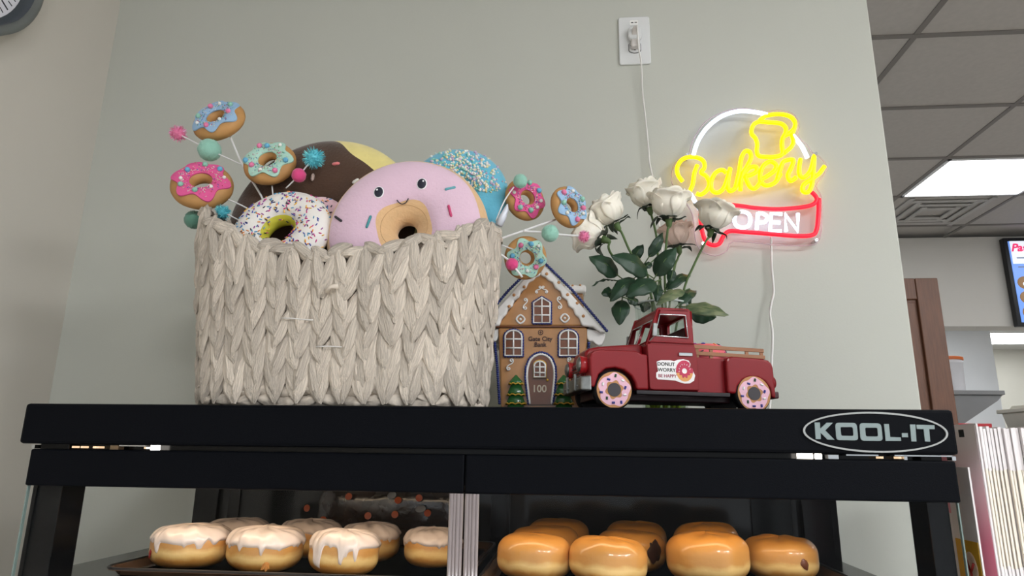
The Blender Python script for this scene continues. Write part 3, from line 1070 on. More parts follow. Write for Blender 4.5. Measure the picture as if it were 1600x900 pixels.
# ------------------------------------------------------------------ woven basket
BY, BRY = .995, .108
tl_, tr_ = W(330, 345, BY), W(781, 352, BY)
b0_, b1_ = W(331, 628, BY), W(754, 628, BY)
bxc, brx1 = (tl_.x+tr_.x)/2, (tr_.x-tl_.x)/2
bxb, brx0 = (b0_.x+b1_.x)/2, (b1_.x-b0_.x)/2
z_mid = W(530, 387, BY-BRY).z-TOP
z_l, z_r = W(330, 336, BY).z-TOP, W(783, 358, BY).z-TOP
basket = thing('woven_basket', 'white washed woven basket full of plush donuts', 'basket', (bxb, BY, TOP))


def sup(a, rx, ry, n=2.9):
    c, s = math.cos(a), math.sin(a)
    return rx*(1 if c > 0 else -1)*abs(c)**(2/n), ry*(1 if s > 0 else -1)*abs(s)**(2/n)


# equal steps along the outline
_raw = [sup(2*PI*i/2000, brx1, BRY) for i in range(2000)]
_cum = [0]
for i in range(2000):
    p, q = _raw[i], _raw[(i+1) % 2000]
    _cum.append(_cum[-1]+math.hypot(q[0]-p[0], q[1]-p[1]))
PER = _cum[-1]


def along(f):
    d = (f % 1)*PER
    lo, hi = 0, 2000
    while hi-lo > 1:
        m_ = (lo+hi)//2
        if _cum[m_] <= d:
            lo = m_
        else:
            hi = m_
    return 2*PI*(lo+(d-_cum[lo])/max(_cum[lo+1]-_cum[lo], 1e-9))/2000


def rimz(x):
    k = abs(x/brx1)
    e = z_l if x < 0 else z_r
    return z_mid+(e-z_mid)*k**2.2


def bpt(f, h, out=0.0):
    """point at outline fraction f and height fraction h (0 base, 1 rim)"""
    a = along(f)
    x1, y1 = sup(a, brx1, BRY)
    k = .93+.07*min(1, h*1.05)
    hh_ = h
    rx = brx0+(brx1-brx0)*hh_
    x = x1*rx/brx1
    y = y1*k
    n_ = Vector((abs(x1/brx1)**1.9*(1 if x1 > 0 else -1)/brx1, abs(y1/BRY)**1.9*(1 if y1 > 0 else -1)/BRY, 0)).normalized()
    z = h*rimz(x1)
    return Vector((x+(bxc-bxb)*hh_, y, z))+n_*out, n_


m_str = mm('washed_hyacinth', (204, 193, 179), .7, rnd=.2, var=.22, vscale=1.6, stretch=(6, 6, 1), bump=1.0, bscale=3.2)
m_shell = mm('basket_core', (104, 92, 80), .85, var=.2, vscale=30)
sh = MB()
sh.grid(lambda u, v: bpt(u, .985*v if v < .999 else .985, -.008)[0], 96, 8, cu=True)
sh.grid(lambda u, v: bpt(u, .985*(1-v), -.013)[0]+Vector((0, 0, .003)), 96, 8, cu=True)
sh.build('core', m_shell, basket, smooth=True)
fl = MB()
fl.add([bpt(i/64, .02, -.012)[0] for i in range(64)], [tuple(range(64))])
fl.build('bottom', m_shell, basket)
ln = MB()
ln.add([bpt(i/64, .40, -.016)[0]*1.0 for i in range(64)], [tuple(range(64))])
for v in ln.v:
    pass
ln.v = [(x, y, .10) for x, y, z in ln.v]
ln.build('liner', mm('kraft_liner', (150, 120, 88), .9, var=.2, vscale=20), basket)


def strand_mesh(seed):
    rr = random.Random(seed)
    n, mrows = 14, 9
    L, w, th = 1.0, .5, .5
    ph = rr.uniform(0, 6)
    tw = rr.uniform(-.5, .5)
    folds = [(rr.uniform(0, 6.28), rr.uniform(.06, .15), rr.randint(2, 6)) for _ in range(4)]
    b = MB()

    def fn(u, v):
        a = 2*PI*u
        t = v
        prof = (math.sin(PI*min(max(t, .02), .98)))**.62
        bend = .13*math.sin(PI*t*1.0+ph*.2)
        k = 1+sum(am*math.sin(k_*a+p_+3*t) for p_, am, k_ in folds)
        x = w*prof*math.cos(a+tw*(t-.5))*k
        y = th*prof*math.sin(a+tw*(t-.5))*k*(.8+.2*math.sin(3*PI*t))
        return (x+bend, y, (t-.5)*L)
    b.grid(fn, n, mrows, cu=True)
    me = b.mesh('strand', angle=50)
    me.materials.append(m_str)
    return me


SM = [strand_mesh(i) for i in range(9)]
NCOL = int(PER/.0172)
NCOL -= NCOL % 2
rest = MB()
rr = random.Random(21)
for c in range(NCOL):
    f = (c+.5)/NCOL
    side = 1 if c % 2 else -1
    p0, n0 = bpt(f, .5)
    hz = rimz(sup(along(f), brx1, BRY)[0])
    pitch = .038
    rows = int(round(hz/pitch))
    vis = n0.y < -.06
    off = .5*(c % 2)+.3*(c//2 % 2)+rr.uniform(-.15, .15)
    for r_ in range(rows+1):
        hc = (r_+off+.18)/rows
        if hc > 1.0:
            hc = 1.0-rr.uniform(.0, .02)
        Lh = .070*rr.uniform(.9, 1.15)
        top_row = hc+.5*Lh/hz > 1.0
        if top_row:
            hc = min(hc, 1.0-.47*Lh/hz)
        if hc-.5*Lh/hz < 0.01:
            hc = .5*Lh/hz+.012
        p, n_ = bpt(f, hc, -.001+rr.uniform(-.0012, .0016))
        up = bpt(f, min(hc+.05, 1.02))[0]-bpt(f, hc-.05)[0]
        up.normalize()
        tx = up.cross(n_).normalized()
        tilt = side*rr.uniform(.10, .34)
        zax = (up*math.cos(tilt)+tx*math.sin(tilt)).normalized()
        zax = (zax-n_*.12).normalized()
        yax = n_
        xax = yax.cross(zax).normalized()
        yax = zax.cross(xax)
        sw, st_ = .0200*rr.uniform(.85, 1.15), .0130*rr.uniform(.8, 1.25)
        Mx = Matrix(((xax.x*sw, yax.x*st_, zax.x*Lh, p.x), (xax.y*sw, yax.y*st_, zax.y*Lh, p.y), (xax.z*sw, yax.z*st_, zax.z*Lh, p.z), (0, 0, 0, 1)))
        me = SM[rr.randrange(len(SM))]
        if vis:
            o = link('strand', me, None, basket)
            o.matrix_local = Mx
        else:
            rest.add([v.co for v in me.vertices], [tuple(q.vertices) for q in me.polygons], Mx)
# strands bent over the rim
NR = NCOL*2//3
for c in range(3*NR):
    low = c >= NR
    hlow = .035 if c < 2*NR else .10
    f = (c+.5)/NR
    a_, n_ = bpt(f-.006, hlow if low else 1.0, -.0075 if low else -.006)
    b_, _n = bpt(f+.006, hlow if low else 1.0, -.0075 if low else -.006)
    tdir = (b_-a_).normalized()
    zax = (tdir*(1 if math.sin(c*1.7) > -.3 else -1)+Vector((0, 0, rr.uniform(-.2, .2) if low else rr.uniform(.15, .65)))-n_*.25).normalized()
    xax = n_.cross(zax).normalized()
    yax = zax.cross(xax)
    p = (a_+b_)/2+Vector((0, 0, 0 if low else -.006+rr.uniform(-.003, .003)))
    Lh, sw, st_ = .046*rr.uniform(.85, 1.2), .019, .018
    Mx = Matrix(((xax.x*sw, yax.x*st_, zax.x*Lh, p.x), (xax.y*sw, yax.y*st_, zax.y*Lh, p.y), (xax.z*sw, yax.z*st_, zax.z*Lh, p.z), (0, 0, 0, 1)))
    me = SM[rr.randrange(len(SM))]
    if n_.y < -.06 and not low:
        o = link('rim_strand', me, None, basket)
        o.matrix_local = Mx
    else:
        rest.add([v.co for v in me.vertices], [tuple(q.vertices) for q in me.polygons], Mx)
if rest.v:
    tag(rest.build('back_strands', mm('washed_hyacinth_back', (204, 193, 179), .7, var=.25, vscale=70, bump=.8, bscale=120), basket, smooth=True), kind='stuff')
# loose wisps and the thin crossing threads
for a_, b_ in ((.745, .36), (.70, .53)):
    path = [bpt(a_+k*.008, b_+.003*math.sin(k), .0065)[0] for k in range(6)]
    MB().tube(path, .0009, 5).build('thread', mm('white_thread', (225, 222, 218), .6), basket, smooth=True)
q0, q1 = bpt(.757, .70, .012)[0], bpt(.772, .735, .012)[0]
MB().tube([q0, (q0+q1)/2+Vector((0, -.004, .002)), q1], [.0035, .0028, .004], 7).build('loose_end', m_str, basket, smooth=True)

# ------------------------------------------------------------------ plush donuts in the basket
def fuzzy(name, col, **k):
    k.setdefault('var', .05)
    k.setdefault('vscale', 40)
    return mm(name, col, .9, sheen=.4, bump=.5, bscale=220, **k)


def donut_root(name, label, cat, px, py, Y, n, up=(0, 0, 1), group='plush donuts in the basket'):
    q = W(px, py, Y)
    t = thing(name, label, cat, q, group=group)
    t.rotation_euler = frame(n, up).to_euler()
    return t


def plush(px, py, Y, rpx, rfrac, sq, n, up, label, m_body, m_ice, v_in, v_out, wave, nu=96, ice_off=.0022):
    t = donut_root('plush_donut', label, 'plush donut', px, py, Y, n, up)
    Ro = rpx*MPP(px, py, Y)
    r = Ro*rfrac
    R = Ro-r
    torus(MB(), R, r, sq, nu, 28).build('body', m_body, t, smooth=True)
    torus(MB(), R, r, sq, 144, 22, v_in, lambda u: v_out(u)+wave(u), off=ice_off).build('icing', m_ice, t, smooth=True)
    return t, R, r


# big chocolate one with a yellow back
m_choc = fuzzy('chocolate_plush', (74, 50, 34), var=.14, vscale=14)
m_yel = fuzzy('yellow_plush', (236, 220, 142))
wv = bumpy(1, 16, 4)
def ch_edge(u):
    d = (u-.95+PI) % (2*PI)-PI
    return 22+wv(u)*.4+42*math.exp(-(d/.50)**4)
t, R, r = plush(506, 361, 1.05, 152, .42, .56, (-.04, -1, .08), (0, 0, 1), 'large plush donut with chocolate brown icing and yellow back', m_yel, m_choc, lambda u: 168, ch_edge, lambda u: 0)
torus(MB(), R-r*.93, r*.08, 1.6, 48, 10).build('hole_ring', fuzzy('tan_plush', (196, 160, 100)), t, smooth=True)
for (px_, py_, c, d_) in ((520, 250, (236, 130, 130), (1, .15)), (483, 270, (200, 180, 170), (.1, 1)), (553, 279, (240, 236, 228), (.8, .5))):
    q = W(px_, py_, 1.0)
    l_ = t.rotation_euler.to_matrix().transposed() @ (q-Vector(t.location))
    u = math.atan2(l_.y, l_.x)
    rad = math.hypot(l_.x, l_.y)
    v = math.acos(max(-1, min(1, (rad-R)/r)))
    p_, n_ = torus_pt(R, r, .56, u, v, .0022)
    b = MB()
    capsule(b, p_, n_, (d_[0], d_[1], 0), .013, .003)
    b.build('sprinkle', fuzzy('felt_%d_%d_%d' % c, c), t, smooth=True)

# blue one with beads
m_blue = fuzzy('blue_icing', (104, 186, 212))
t, R, r = plush(716, 305, 1.045, 76, .43, .8, (.12, -1, .12), (0, 0, 1), 'plush donut with blue icing covered in small pastel beads', fuzzy('tan_plush', (196, 160, 100)), m_blue, lambda u: 170, lambda u: -38, bumpy(1, 10, 8))
bd = MB()
rr = random.Random(3)
for k in range(620):
    u, v = rr.uniform(-.2, 3.6), math.radians(rr.gauss(88, 30))
    if math.cos(u)*.75 > .30 and rr.random() < .55 and math.cos(v) > .55:
        continue
    p_, n_ = torus_pt(R, r, .8, u, v, .0025)
    bd.sphere(p_+n_*.0006, rr.choice((.0016, .0021, .0021, .0027)), 6, 4, None, rr.choice((0, 0, 1, 2, 3)))
tag(bd.build('sugar_beads', [mm('bead_white', (236, 236, 230), .25), mm('bead_cream', (238, 224, 176), .25), mm('bead_lilac', (206, 186, 214), .25), mm('bead_mint', (150, 214, 200), .25)], t, smooth=True), kind='stuff')

# small pink sprinkled one peeping out between
t, R, r = plush(500, 348, 1.005, 40, .42, .8, (.1, -1, .1), (0, 0, 1), 'pale pink sprinkled donut peeping out behind the white one', fuzzy('olive_dough', (214, 200, 96)), fuzzy('pale_pink_icing', (236, 196, 206)), lambda u: 170, lambda u: 0, bumpy(1, 8, 12))
SPR = [(214, 66, 140), (60, 76, 170), (240, 150, 60), (44, 44, 60), (240, 190, 70), (90, 160, 200), (150, 60, 150)]
m_spr = [mm('sprinkle_%d' % i, c, .4) for i, c in enumerate(SPR)]


def sprinkle_stuff(t, R, r, sq, count, seed, vs=(88, 34), length=.0048, rad=.0009, us=None):
    rr_ = random.Random(seed)
    b = MB()
    for k in range(count):
        u = rr_.uniform(0, 2*PI) if us is None else rr_.uniform(*us)
        v = math.radians(max(8, min(165, rr_.gauss(*vs))))
        p_, n_ = torus_pt(R, r, sq, u, v, .0023)
        capsule(b, p_, n_, (rr_.uniform(-1, 1), rr_.uniform(-1, 1), rr_.uniform(-1, 1)), length, rad, rr_.randrange(len(m_spr)))
    return tag(b.build('sprinkles', m_spr, t, smooth=True), kind='stuff')


sprinkle_stuff(t, R, r, .8, 120, 33)

# white one with coloured sprinkles
t, R, r = plush(440, 366, .958, 76, .36, .78, (-.05, -1, .35), (0, 0, 1), 'white iced toy donut with rainbow sprinkles and lime green dough', mm('lime_dough', (204, 198, 66), .6, var=.06, vscale=30), mm('white_foam_icing', (238, 234, 228), .6, bump=.2, bscale=120), lambda u: 142, lambda u: -12, bumpy(1, 8, 15))
sprinkle_stuff(t, R, r, .78, 420, 34, (85, 40))

# pink one with a face
m_tan = fuzzy('peach_plush', (226, 186, 138))
m_pk = fuzzy('pink_plush', (226, 194, 212), var=.04, vscale=12)
wv2 = bumpy(1, 5, 22)
t, R, r = plush(637, 365, .965, 125, .44, .58, (.02, -1, .12), (0, 0, 1), 'pink plush donut with embroidered smiling face and hole in the middle', m_tan, m_pk, lambda u: 119+3*math.sin(4*u+.4), lambda u: 32, wv2)
pinkd, PR, Pr = t, R, r
Ri = t.rotation_euler.to_matrix().transposed()


def on_pink(px_, py_, off=.0030):
    q = W(px_, py_, .925)
    d_ = Ri @ ray(px_, py_).normalized()
    o = Ri @ (q-Vector(t.location))
    for _ in range(60):                       # march to the icing surface
        rad = math.hypot(o.x, o.y)
        s_ = math.hypot((rad-PR)/Pr, o.z/(Pr*.58))-1
        o = o+d_*s_*Pr*.45
    u = math.atan2(o.y, o.x)
    v = math.atan2(o.z/.58, math.hypot(o.x, o.y)-PR)
    return torus_pt(PR, Pr, .58, u, v, off)


m_eye_w, m_eye_b = fuzzy('felt_white', (242, 242, 244)), mm('thread_navy', (34, 38, 52), .5, bump=.3, bscale=400)
for ex, ey in ((592.3, 301.5), (659.5, 288.5)):
    p_, n_ = on_pink(ex, ey, .0022)
    Rm = frame(n_, (-.05, 1, 0))
    e = MB().sphere((0, 0, 0), (.0082, .0102, .0014), 24, 10, M=T4(p_, Rm)).build('eye', m_eye_w, t, smooth=True)
    MB().sphere((0, 0, .0008), (.0068, .0088, .0014), 24, 10, M=T4(p_, Rm)).build('pupil', m_eye_b, e, smooth=True)
    MB().sphere((-.0024 if ex < 600 else .0024, .0038, .0020), (.0016, .0017, .0007), 10, 6, M=T4(p_, Rm)).build('highlight', m_eye_w, e, smooth=True)
mp_ = [on_pink(x, y, .0030)[0] for x, y in ((620.5, 312.5), (624, 316.5), (629, 318.5), (635, 316), (639, 310))]
MB().tube(spline(mp_, 4), .0009, 6).build('mouth', m_eye_b, t, smooth=True)
for (x0, y0, x1, y1, c) in ((526, 339.5, 536, 347, (50, 46, 52)), (579.5, 338, 572.5, 357.5, (70, 152, 158)), (701, 322, 705.5, 340, (206, 74, 120)), (695, 298, 711, 294.5, (104, 172, 182))):
    a_, b_ = on_pink(x0, y0)[0], on_pink(x1, y1)[0]
    MB().tube([a_, a_.lerp(b_, .08), a_.lerp(b_, .5), a_.lerp(b_, .92), b_], [.0012, .0021, .0021, .0021, .0012], 7).build('sprinkle', mm('thread_%d_%d' % (c[0], c[1]), c, .6, bump=.5, bscale=500), t, smooth=True)
torus(MB(), PR-Pr*.62, Pr*.010, 1, 48, 6, M=T4((0, 0, Pr*.455))).build('seam', fuzzy('peach_seam', (204, 160, 112)), t, smooth=True)

# ------------------------------------------------------------------ donut sprays
m_gdough = mm('ginger_dough', (190, 142, 86), .6, var=.14, vscale=25, bump=.2, bscale=80)
m_stem = mm('white_stem', (232, 232, 232), .5)
FELT = {'blue': (156, 190, 222), 'mint': (176, 216, 200), 'pink': (224, 92, 150)}
POM = {'pink': (232, 130, 170), 'hot': (218, 70, 130), 'mint': (146, 198, 180), 'green': (92, 140, 122), 'blue': (92, 190, 206), 'sky': (110, 180, 214), 'white': (238, 238, 232)}
m_bits = [mm('bit_%d' % i, c, .4) for i, c in enumerate(((230, 232, 226), (120, 170, 120), (70, 120, 180), (214, 120, 150), (120, 190, 200), (226, 214, 180)))]
m_bits_p = [mm('bitp_%d' % i, c, .4) for i, c in enumerate(((240, 226, 226), (236, 150, 170), (120, 110, 190), (240, 200, 200), (214, 90, 110), (226, 214, 180)))]


def spray_donut(root, px, py, Y, rx, n, kind, seed, spin=0.0):
    q = W(px, py, Y)
    Ro = rx*MPP(px, py, Y)
    r = Ro*.37
    R = Ro-r
    rr_ = random.Random(seed)
    Rm = frame(n)
    Mx = T4(q-Vector(root.location), Rm)
    sq = .85
    dn = torus(MB(), R, r, sq, 40, 16, wob=lambda u, v: 1+.04*math.sin(2*u+seed), M=Mx).build('donut', m_gdough, root, smooth=True)
    # wavy felt icing with a hole, laid on the front
    petal = lambda a: .80+.105*math.cos(6*(a+spin))+.03*math.sin(2*a+seed)
    lo = circle(0, 0, Ro*1.02, n=72, f=petal)
    hole = circle(0, 0, R-r*.86, n=32)
    b = MB()
    N = 72

    def top(u, v, dz):
        a = 2*PI*u
        r0, r1 = (R-r*.72), Ro*1.06*petal(a)
        rad = r0+(r1-r0)*v
        tt = max(-1, min(1, (rad-R)/r))
        z = r*sq*math.sqrt(max(0, 1-tt*tt*.8))
        return (rad*math.cos(a), rad*math.sin(a), z+dz)
    b.grid(lambda u, v: top(u, v, .0024), N, 7, cu=True, M=Mx)
    b.grid(lambda u, v: Vector(top(u, 1, .0024*(1-v)+.0003*v)), N, 2, cu=True, M=Mx)
    b.grid(lambda u, v: Vector(top(u, 0, .0003*(1-v)+.0024*v)), N, 2, cu=True, M=Mx)
    b.build('felt_icing', mm('felt_icing_'+kind, FELT[kind], .85, bump=.3, bscale=300), dn, smooth=True)
    bt = MB()
    for k in range(150):
        a = rr_.uniform(0, 2*PI)
        v = min(.8, abs(rr_.gauss(.38, .22)))
        p_ = Vector(top(a/(2*PI), v, .003))
        if rr_.random() < .5:
            bt.sphere(p_, rr_.uniform(.0006, .0012), 5, 4, Mx, rr_.randrange(6))
        else:
            a2 = Vector((rr_.uniform(-1, 1), rr_.uniform(-1, 1), 0)).normalized()*.0017
            bt.tube([p_-a2, p_+a2], .0005, 5, True, Mx, rr_.randrange(6))
    tag(bt.build('sugar_bits', m_bits_p if kind == 'pink' else m_bits, dn, smooth=True), kind='stuff')
    cols = {'blue': ('pink', 'mint', 'white', 'pink', 'mint', 'white', 'pink', 'white'), 'mint': ('sky', 'white', 'sky', 'pink', 'sky', 'pink', 'white', 'pink'), 'pink': ('white', 'sky', 'mint', 'sky', 'white', 'mint', 'mint', 'white')}[kind]
    for k, c in enumerate(cols):
        a = 2*PI*k/len(cols)+rr_.uniform(-.2, .2)
        p_ = Mx @ Vector(top((a/(2*PI)) % 1, rr_.uniform(.42, .8), .004))
        MB().sphere(p_, .0031 if c == 'white' else .0045, 10, 7, wob=.05).build('felt_ball', mm('ball_'+c, POM[c], .9, bump=.5, bscale=400), dn, smooth=True)
    return dn


def pompom(root, px, py, Y, rpx, c, tinsel=False, seed=0):
    q = W(px, py, Y)-Vector(root.location)
    s = rpx*MPP(px, py, Y)
    rr_ = random.Random(seed)
    if not tinsel:
        b = MB().sphere(q, s*.97, 22, 14, wob=.035)
        for k in range(260):
            d_ = Vector((rr_.gauss(0, 1), rr_.gauss(0, 1), rr_.gauss(0, 1))).normalized()
            o = d_.orthogonal().normalized()*s*.03
            b.add([q+d_*s*.9-o, q+d_*s*.9+o, q+d_*s*1.05+o*rr_.uniform(-2, 2)], [(0, 1, 2)])
        return b.build('pompom', fuzzy('pom_'+c, POM[c]), root, smooth=True)
    b = MB().sphere(q, s*.72, 14, 10, wob=.1)
    for k in range(420):
        d_ = Vector((rr_.gauss(0, 1), rr_.gauss(0, 1), rr_.gauss(0, 1))).normalized()
        o = d_.orthogonal()
        o.rotate(Matrix.Rotation(rr_.uniform(0, 6.28), 3, d_))
        o = o.normalized()*s*.035
        L = s*rr_.uniform(.85, 1.12)
        b.add([q+d_*s*.55-o, q+d_*s*.55+o, q+d_*L+o*.5, q+d_*L-o*.5], [(0, 1, 2, 3)], None, 1 if k % 4 == 0 else 0)
    return b.build('tinsel_pompom', [mm('tinsel_'+c, POM[c], .45), mm('tinsel_shine_'+c, tuple(min(255, v+70) for v in POM[c]), .2)], root)


def stems(root, segs, r=.0012):
    for (pts) in segs:
        P = [W(x, y, Y)-Vector(root.location) for x, y, Y in pts]
        MB().tube(spline(P, 4), r if len(pts) < 4 else r*1.5, 7).build('stem', m_stem, root, smooth=True)


q = W(412, 330, 1.02)
sp = thing('donut_spray', 'spray of three felt donuts and pompoms on the left of the basket', 'decoration', q, group='donut sprays in the basket')
spray_donut(sp, 342.5, 190, 1.03, 39, (-.10, -1, .42), 'blue', 1, .3)
spray_donut(sp, 422, 256, 1.0, 39, (.04, -1, .30), 'mint', 2, 0)
spray_donut(sp, 316, 291, .99, 44, (.30, -1, .48), 'pink', 3, .1)
pompom(sp, 278.5, 209, 1.02, 12.5, 'pink', True, 1)
pompom(sp, 327.5, 234.5, 1.01, 17, 'mint', False, 2)
pompom(sp, 490.5, 247, .985, 16.5, 'blue', True, 3)
pompom(sp, 467, 274, .985, 11, 'hot', False, 4)
pompom(sp, 303, 343.5, 1.0, 14, 'green', False, 5)
pompom(sp, 348, 332, .99, 12, 'blue', True, 6)
stems(sp, [[(278, 209, 1.02), (327, 234, 1.01), (379, 258, 1.02)], [(359, 212, 1.03), (379, 258, 1.02), (407, 304, 1.01), (425, 345, 1.0)],
           [(489, 248, .985), (467, 274, .985), (447, 294, .99)], [(425, 290, 1.0), (428, 320, 1.0)], [(357, 312, .99), (385, 325, .99), (410, 345, 1.0)],
           [(303, 343, 1.0), (330, 346, 1.0)], [(350, 332, .99), (375, 345, .99)]])
q = W(783, 385, 1.0)
sp = thing('donut_spray', 'spray of three felt donuts and pompoms on the right of the basket', 'decoration', q, group='donut sprays in the basket')
spray_donut(sp, 820, 312, 1.04, 34, (.62, -1, .05), 'pink', 4, .2)
spray_donut(sp, 888, 324, 1.03, 34, (.85, -1, .12), 'blue', 5, .5)
spray_donut(sp, 821, 403, 1.06, 34, (.35, -1, -.30), 'mint', 6, .1)
pompom(sp, 813, 283, 1.0, 11.5, 'mint', False, 11)
pompom(sp, 859.5, 364.5, 1.0, 14, 'mint', False, 12)
pompom(sp, 912.5, 369.5, 1.0, 10, 'pink', True, 13)
pompom(sp, 800, 413, 1.02, 10, 'hot', False, 14)
stems(sp, [[(803, 292, 1.0), (788, 314, 1.0), (775, 345, 1.0)], [(778, 376, 1.0), (788, 371, 1.0), (817, 361, 1.0), (868, 343, 1.03)], [(817, 361, 1.0), (846, 363, 1.0), (880, 367, 1.0), (911, 369, 1.0)],
           [(784, 383, 1.02), (803, 390, 1.04)], [(780, 396, 1.02), (794, 406, 1.02), (800, 413, 1.02), (816, 433, 1.02)]])
# broad white blade of the stem standing up at the rim
P = [W(779, 352, 1.0), W(786, 338, 1.0), W(791, 326, 1.0), W(793, 319, 1.0)]
b = MB()
for i in range(1):
    pts = [p_-q for p_ in P]
    b.tube(pts, [.0065, .006, .004, .001], 8)
b.build('stem_sheath', mm('sheath_white', (214, 220, 230), .3), sp, smooth=True)
# ------------------------------------------------------------------ gingerbread house jar
YHS = 1.12
hq = W(845, 652, YHS)
house = thing('gingerbread_house_jar', 'ceramic gingerbread house jar with white icing roof and blue trim', 'cookie jar', (hq.x, YHS, TOP))
HB = Vector((hq.x, YHS, TOP))


def hz(zx, zy, Y=YHS):
    q_ = W(760+zx/3.6, 390+zy/3.6, Y)-HB
    return (q_.x, q_.z)


def hz3(zx, zy, y=0.0):
    q_ = hz(zx, zy)
    return Vector((q_[0], y, q_[1]))


m_gb = mm('gingerbread_glaze', (178, 130, 84), .22, var=.13, vscale=22, coat=.4)
m_ic = mm('ceramic_white', (232, 230, 226), .14, coat=.5, var=.02)
m_bl = mm('ceramic_blue', (40, 52, 112), .2, coat=.4, var=.2, vscale=80)
m_br = mm('ceramic_brown', (112, 66, 42), .2, coat=.4, var=.1, vscale=20)
m_grn = mm('ceramic_green', (46, 100, 52), .18, coat=.5, var=.15, vscale=40)
m_gld = mm('ceramic_yellow', (206, 164, 60), .25, coat=.3)
m_btn = mm('ceramic_tan', (196, 142, 92), .3)
m_ink = mm('ink_brown', (70, 44, 34), .5)
m_num = mm('number_grey', (196, 182, 160), .35)
HD = .105
xl0, zj = hz(65, 437)
xr0 = hz(568, 437)[0]
xlb, xrb = hz(82, 872)[0], hz(556, 872)[0]
body = MB()
body.hexa([(xlb, .004, 0), (xrb, .004, 0), (xrb, HD, 0), (xlb, HD, 0), (xl0, 0, zj), (xr0, 0, zj), (xr0, HD, zj), (xl0, HD, zj)])
bodyo = body.build('body', m_gb, house, bevel=.004, seg=3)
lid = MB().prism([hz(62, 430), hz(572, 430), hz(305, 90)], 0, HD).build('lid', m_gb, house, bevel=.003)
MB().box(((xl0+xr0)/2, HD/2, zj+.0005), (xr0-xl0+.006, HD+.004, .002)).build('lid_seam', m_br, house)
# roof slabs: outline of the right slope in the front view, extruded back; scalloped lower edge in front
ap = hz(305, 62)
right_out = [(305, 62), (672, 470), (640, 468), (600, 440), (536, 432), (528, 412), (520, 385), (498, 372), (488, 340), (462, 322), (452, 290), (425, 270), (415, 240), (385, 218), (372, 190), (345, 175), (330, 158), (305, 150)]
left_out = [(610-x, y) for x, y in right_out]
for nm, ol in (('r', right_out), ('l', left_out)):
    MB().prism([hz(*p_) for p_ in ol], -.006, HD+.006).build('roof_icing', m_ic, lid, bevel=.0035, seg=3)
# upper slopes are closed behind by the same slab; a rope of blue beads runs along the front edge
def rope(pts, n, y, r, nm, parent, m_=m_bl):
    b_ = MB()
    P_ = [hz3(x, z_, y) for x, z_ in pts]
    tot = sum((P_[i+1]-P_[i]).length for i in range(len(P_)-1))
    st_ = tot/n
    d_, i = 0.0, 0
    acc = 0.0
    for k in range(n):
        d_ = (k+.5)*st_
        acc = 0
        for i in range(len(P_)-1):
            L = (P_[i+1]-P_[i]).length
            if acc+L >= d_:
                tdir = (P_[i+1]-P_[i]).normalized()
                pt = P_[i]+tdir*(d_-acc)
                R_ = frame(tdir+Vector((0, .0, .35)), (0, 1, 0))
                b_.sphere((0, 0, 0), (r, r, st_*.62), 7, 5, M=T4(pt, R_))
                break
            acc += L
    return b_.build(nm, m_, parent, smooth=True)


rope([(305, 58), (485, 235), (680, 465)], 36, -.006, .0029, 'blue_rope', lid)
rope([(305, 58), (125, 235), (-70, 465)], 36, -.006, .0029, 'blue_rope', lid)
for x, z_ in ((302, 86), (340, 142), (408, 190), (457, 258), (511, 305), (545, 378), (246, 150), (214, 215), (157, 260), (130, 324)):
    MB().sphere(hz3(x, z_, -.0065), (.0028, .0015, .0028), 10, 6).build('candy_dot', m_btn, lid, smooth=True)
# icing blobs hanging at the lid corners and the side
for mir in (False, True):
    ol = [(553, 438), (640, 455), (672, 474), (664, 505), (650, 530), (632, 541), (612, 528), (596, 512), (580, 516), (568, 500), (560, 470)]
    if mir:
        ol = [(630-x, z_) for x, z_ in ol]
    MB().prism([hz(*p_) for p_ in ol], .004, HD).build('icing_drift', m_ic, bodyo, bevel=.004, seg=3)
# chimney on the right slope
c0, c1 = hz(450, 320), hz(566, 215)
ch = MB().box(((c0[0]+c1[0])/2-.003, HD*.72, (c0[1]+c1[1])/2-.006), (c1[0]-c0[0]-.004, .034, c1[1]-c0[1]+.02)).build('chimney', m_gb, lid, bevel=.003)
cc = hz(500, 175)
MB().box((cc[0], HD*.72, cc[1]), (.0405, .042, .0165)).build('chimney_snow', m_ic, ch, bevel=.006, seg=3)
for x, z_ in ((430, 160), (485, 158), (530, 156)):
    MB().sphere(hz3(x, z_, HD*.72-.0212), (.0022, .001, .0018), 8, 5).build('candy_dot', m_btn, ch, smooth=True)


def arch(x0, x1, zt, zb, point=False):
    """outline of an arched window in zoomed photo units"""
    cx, w_ = (x0+x1)/2, (x1-x0)/2
    if point:
        return [(x0, zb), (x1, zb), (x1, zt+w_*.62), (cx, zt), (x0, zt+w_*.62)]
    out = [(x0, zb), (x1, zb)]
    for i in range(13):
        a = PI*i/12
        out.append((cx+w_*math.cos(a), zt+w_*.8-w_*.8*math.sin(a)))
    return out


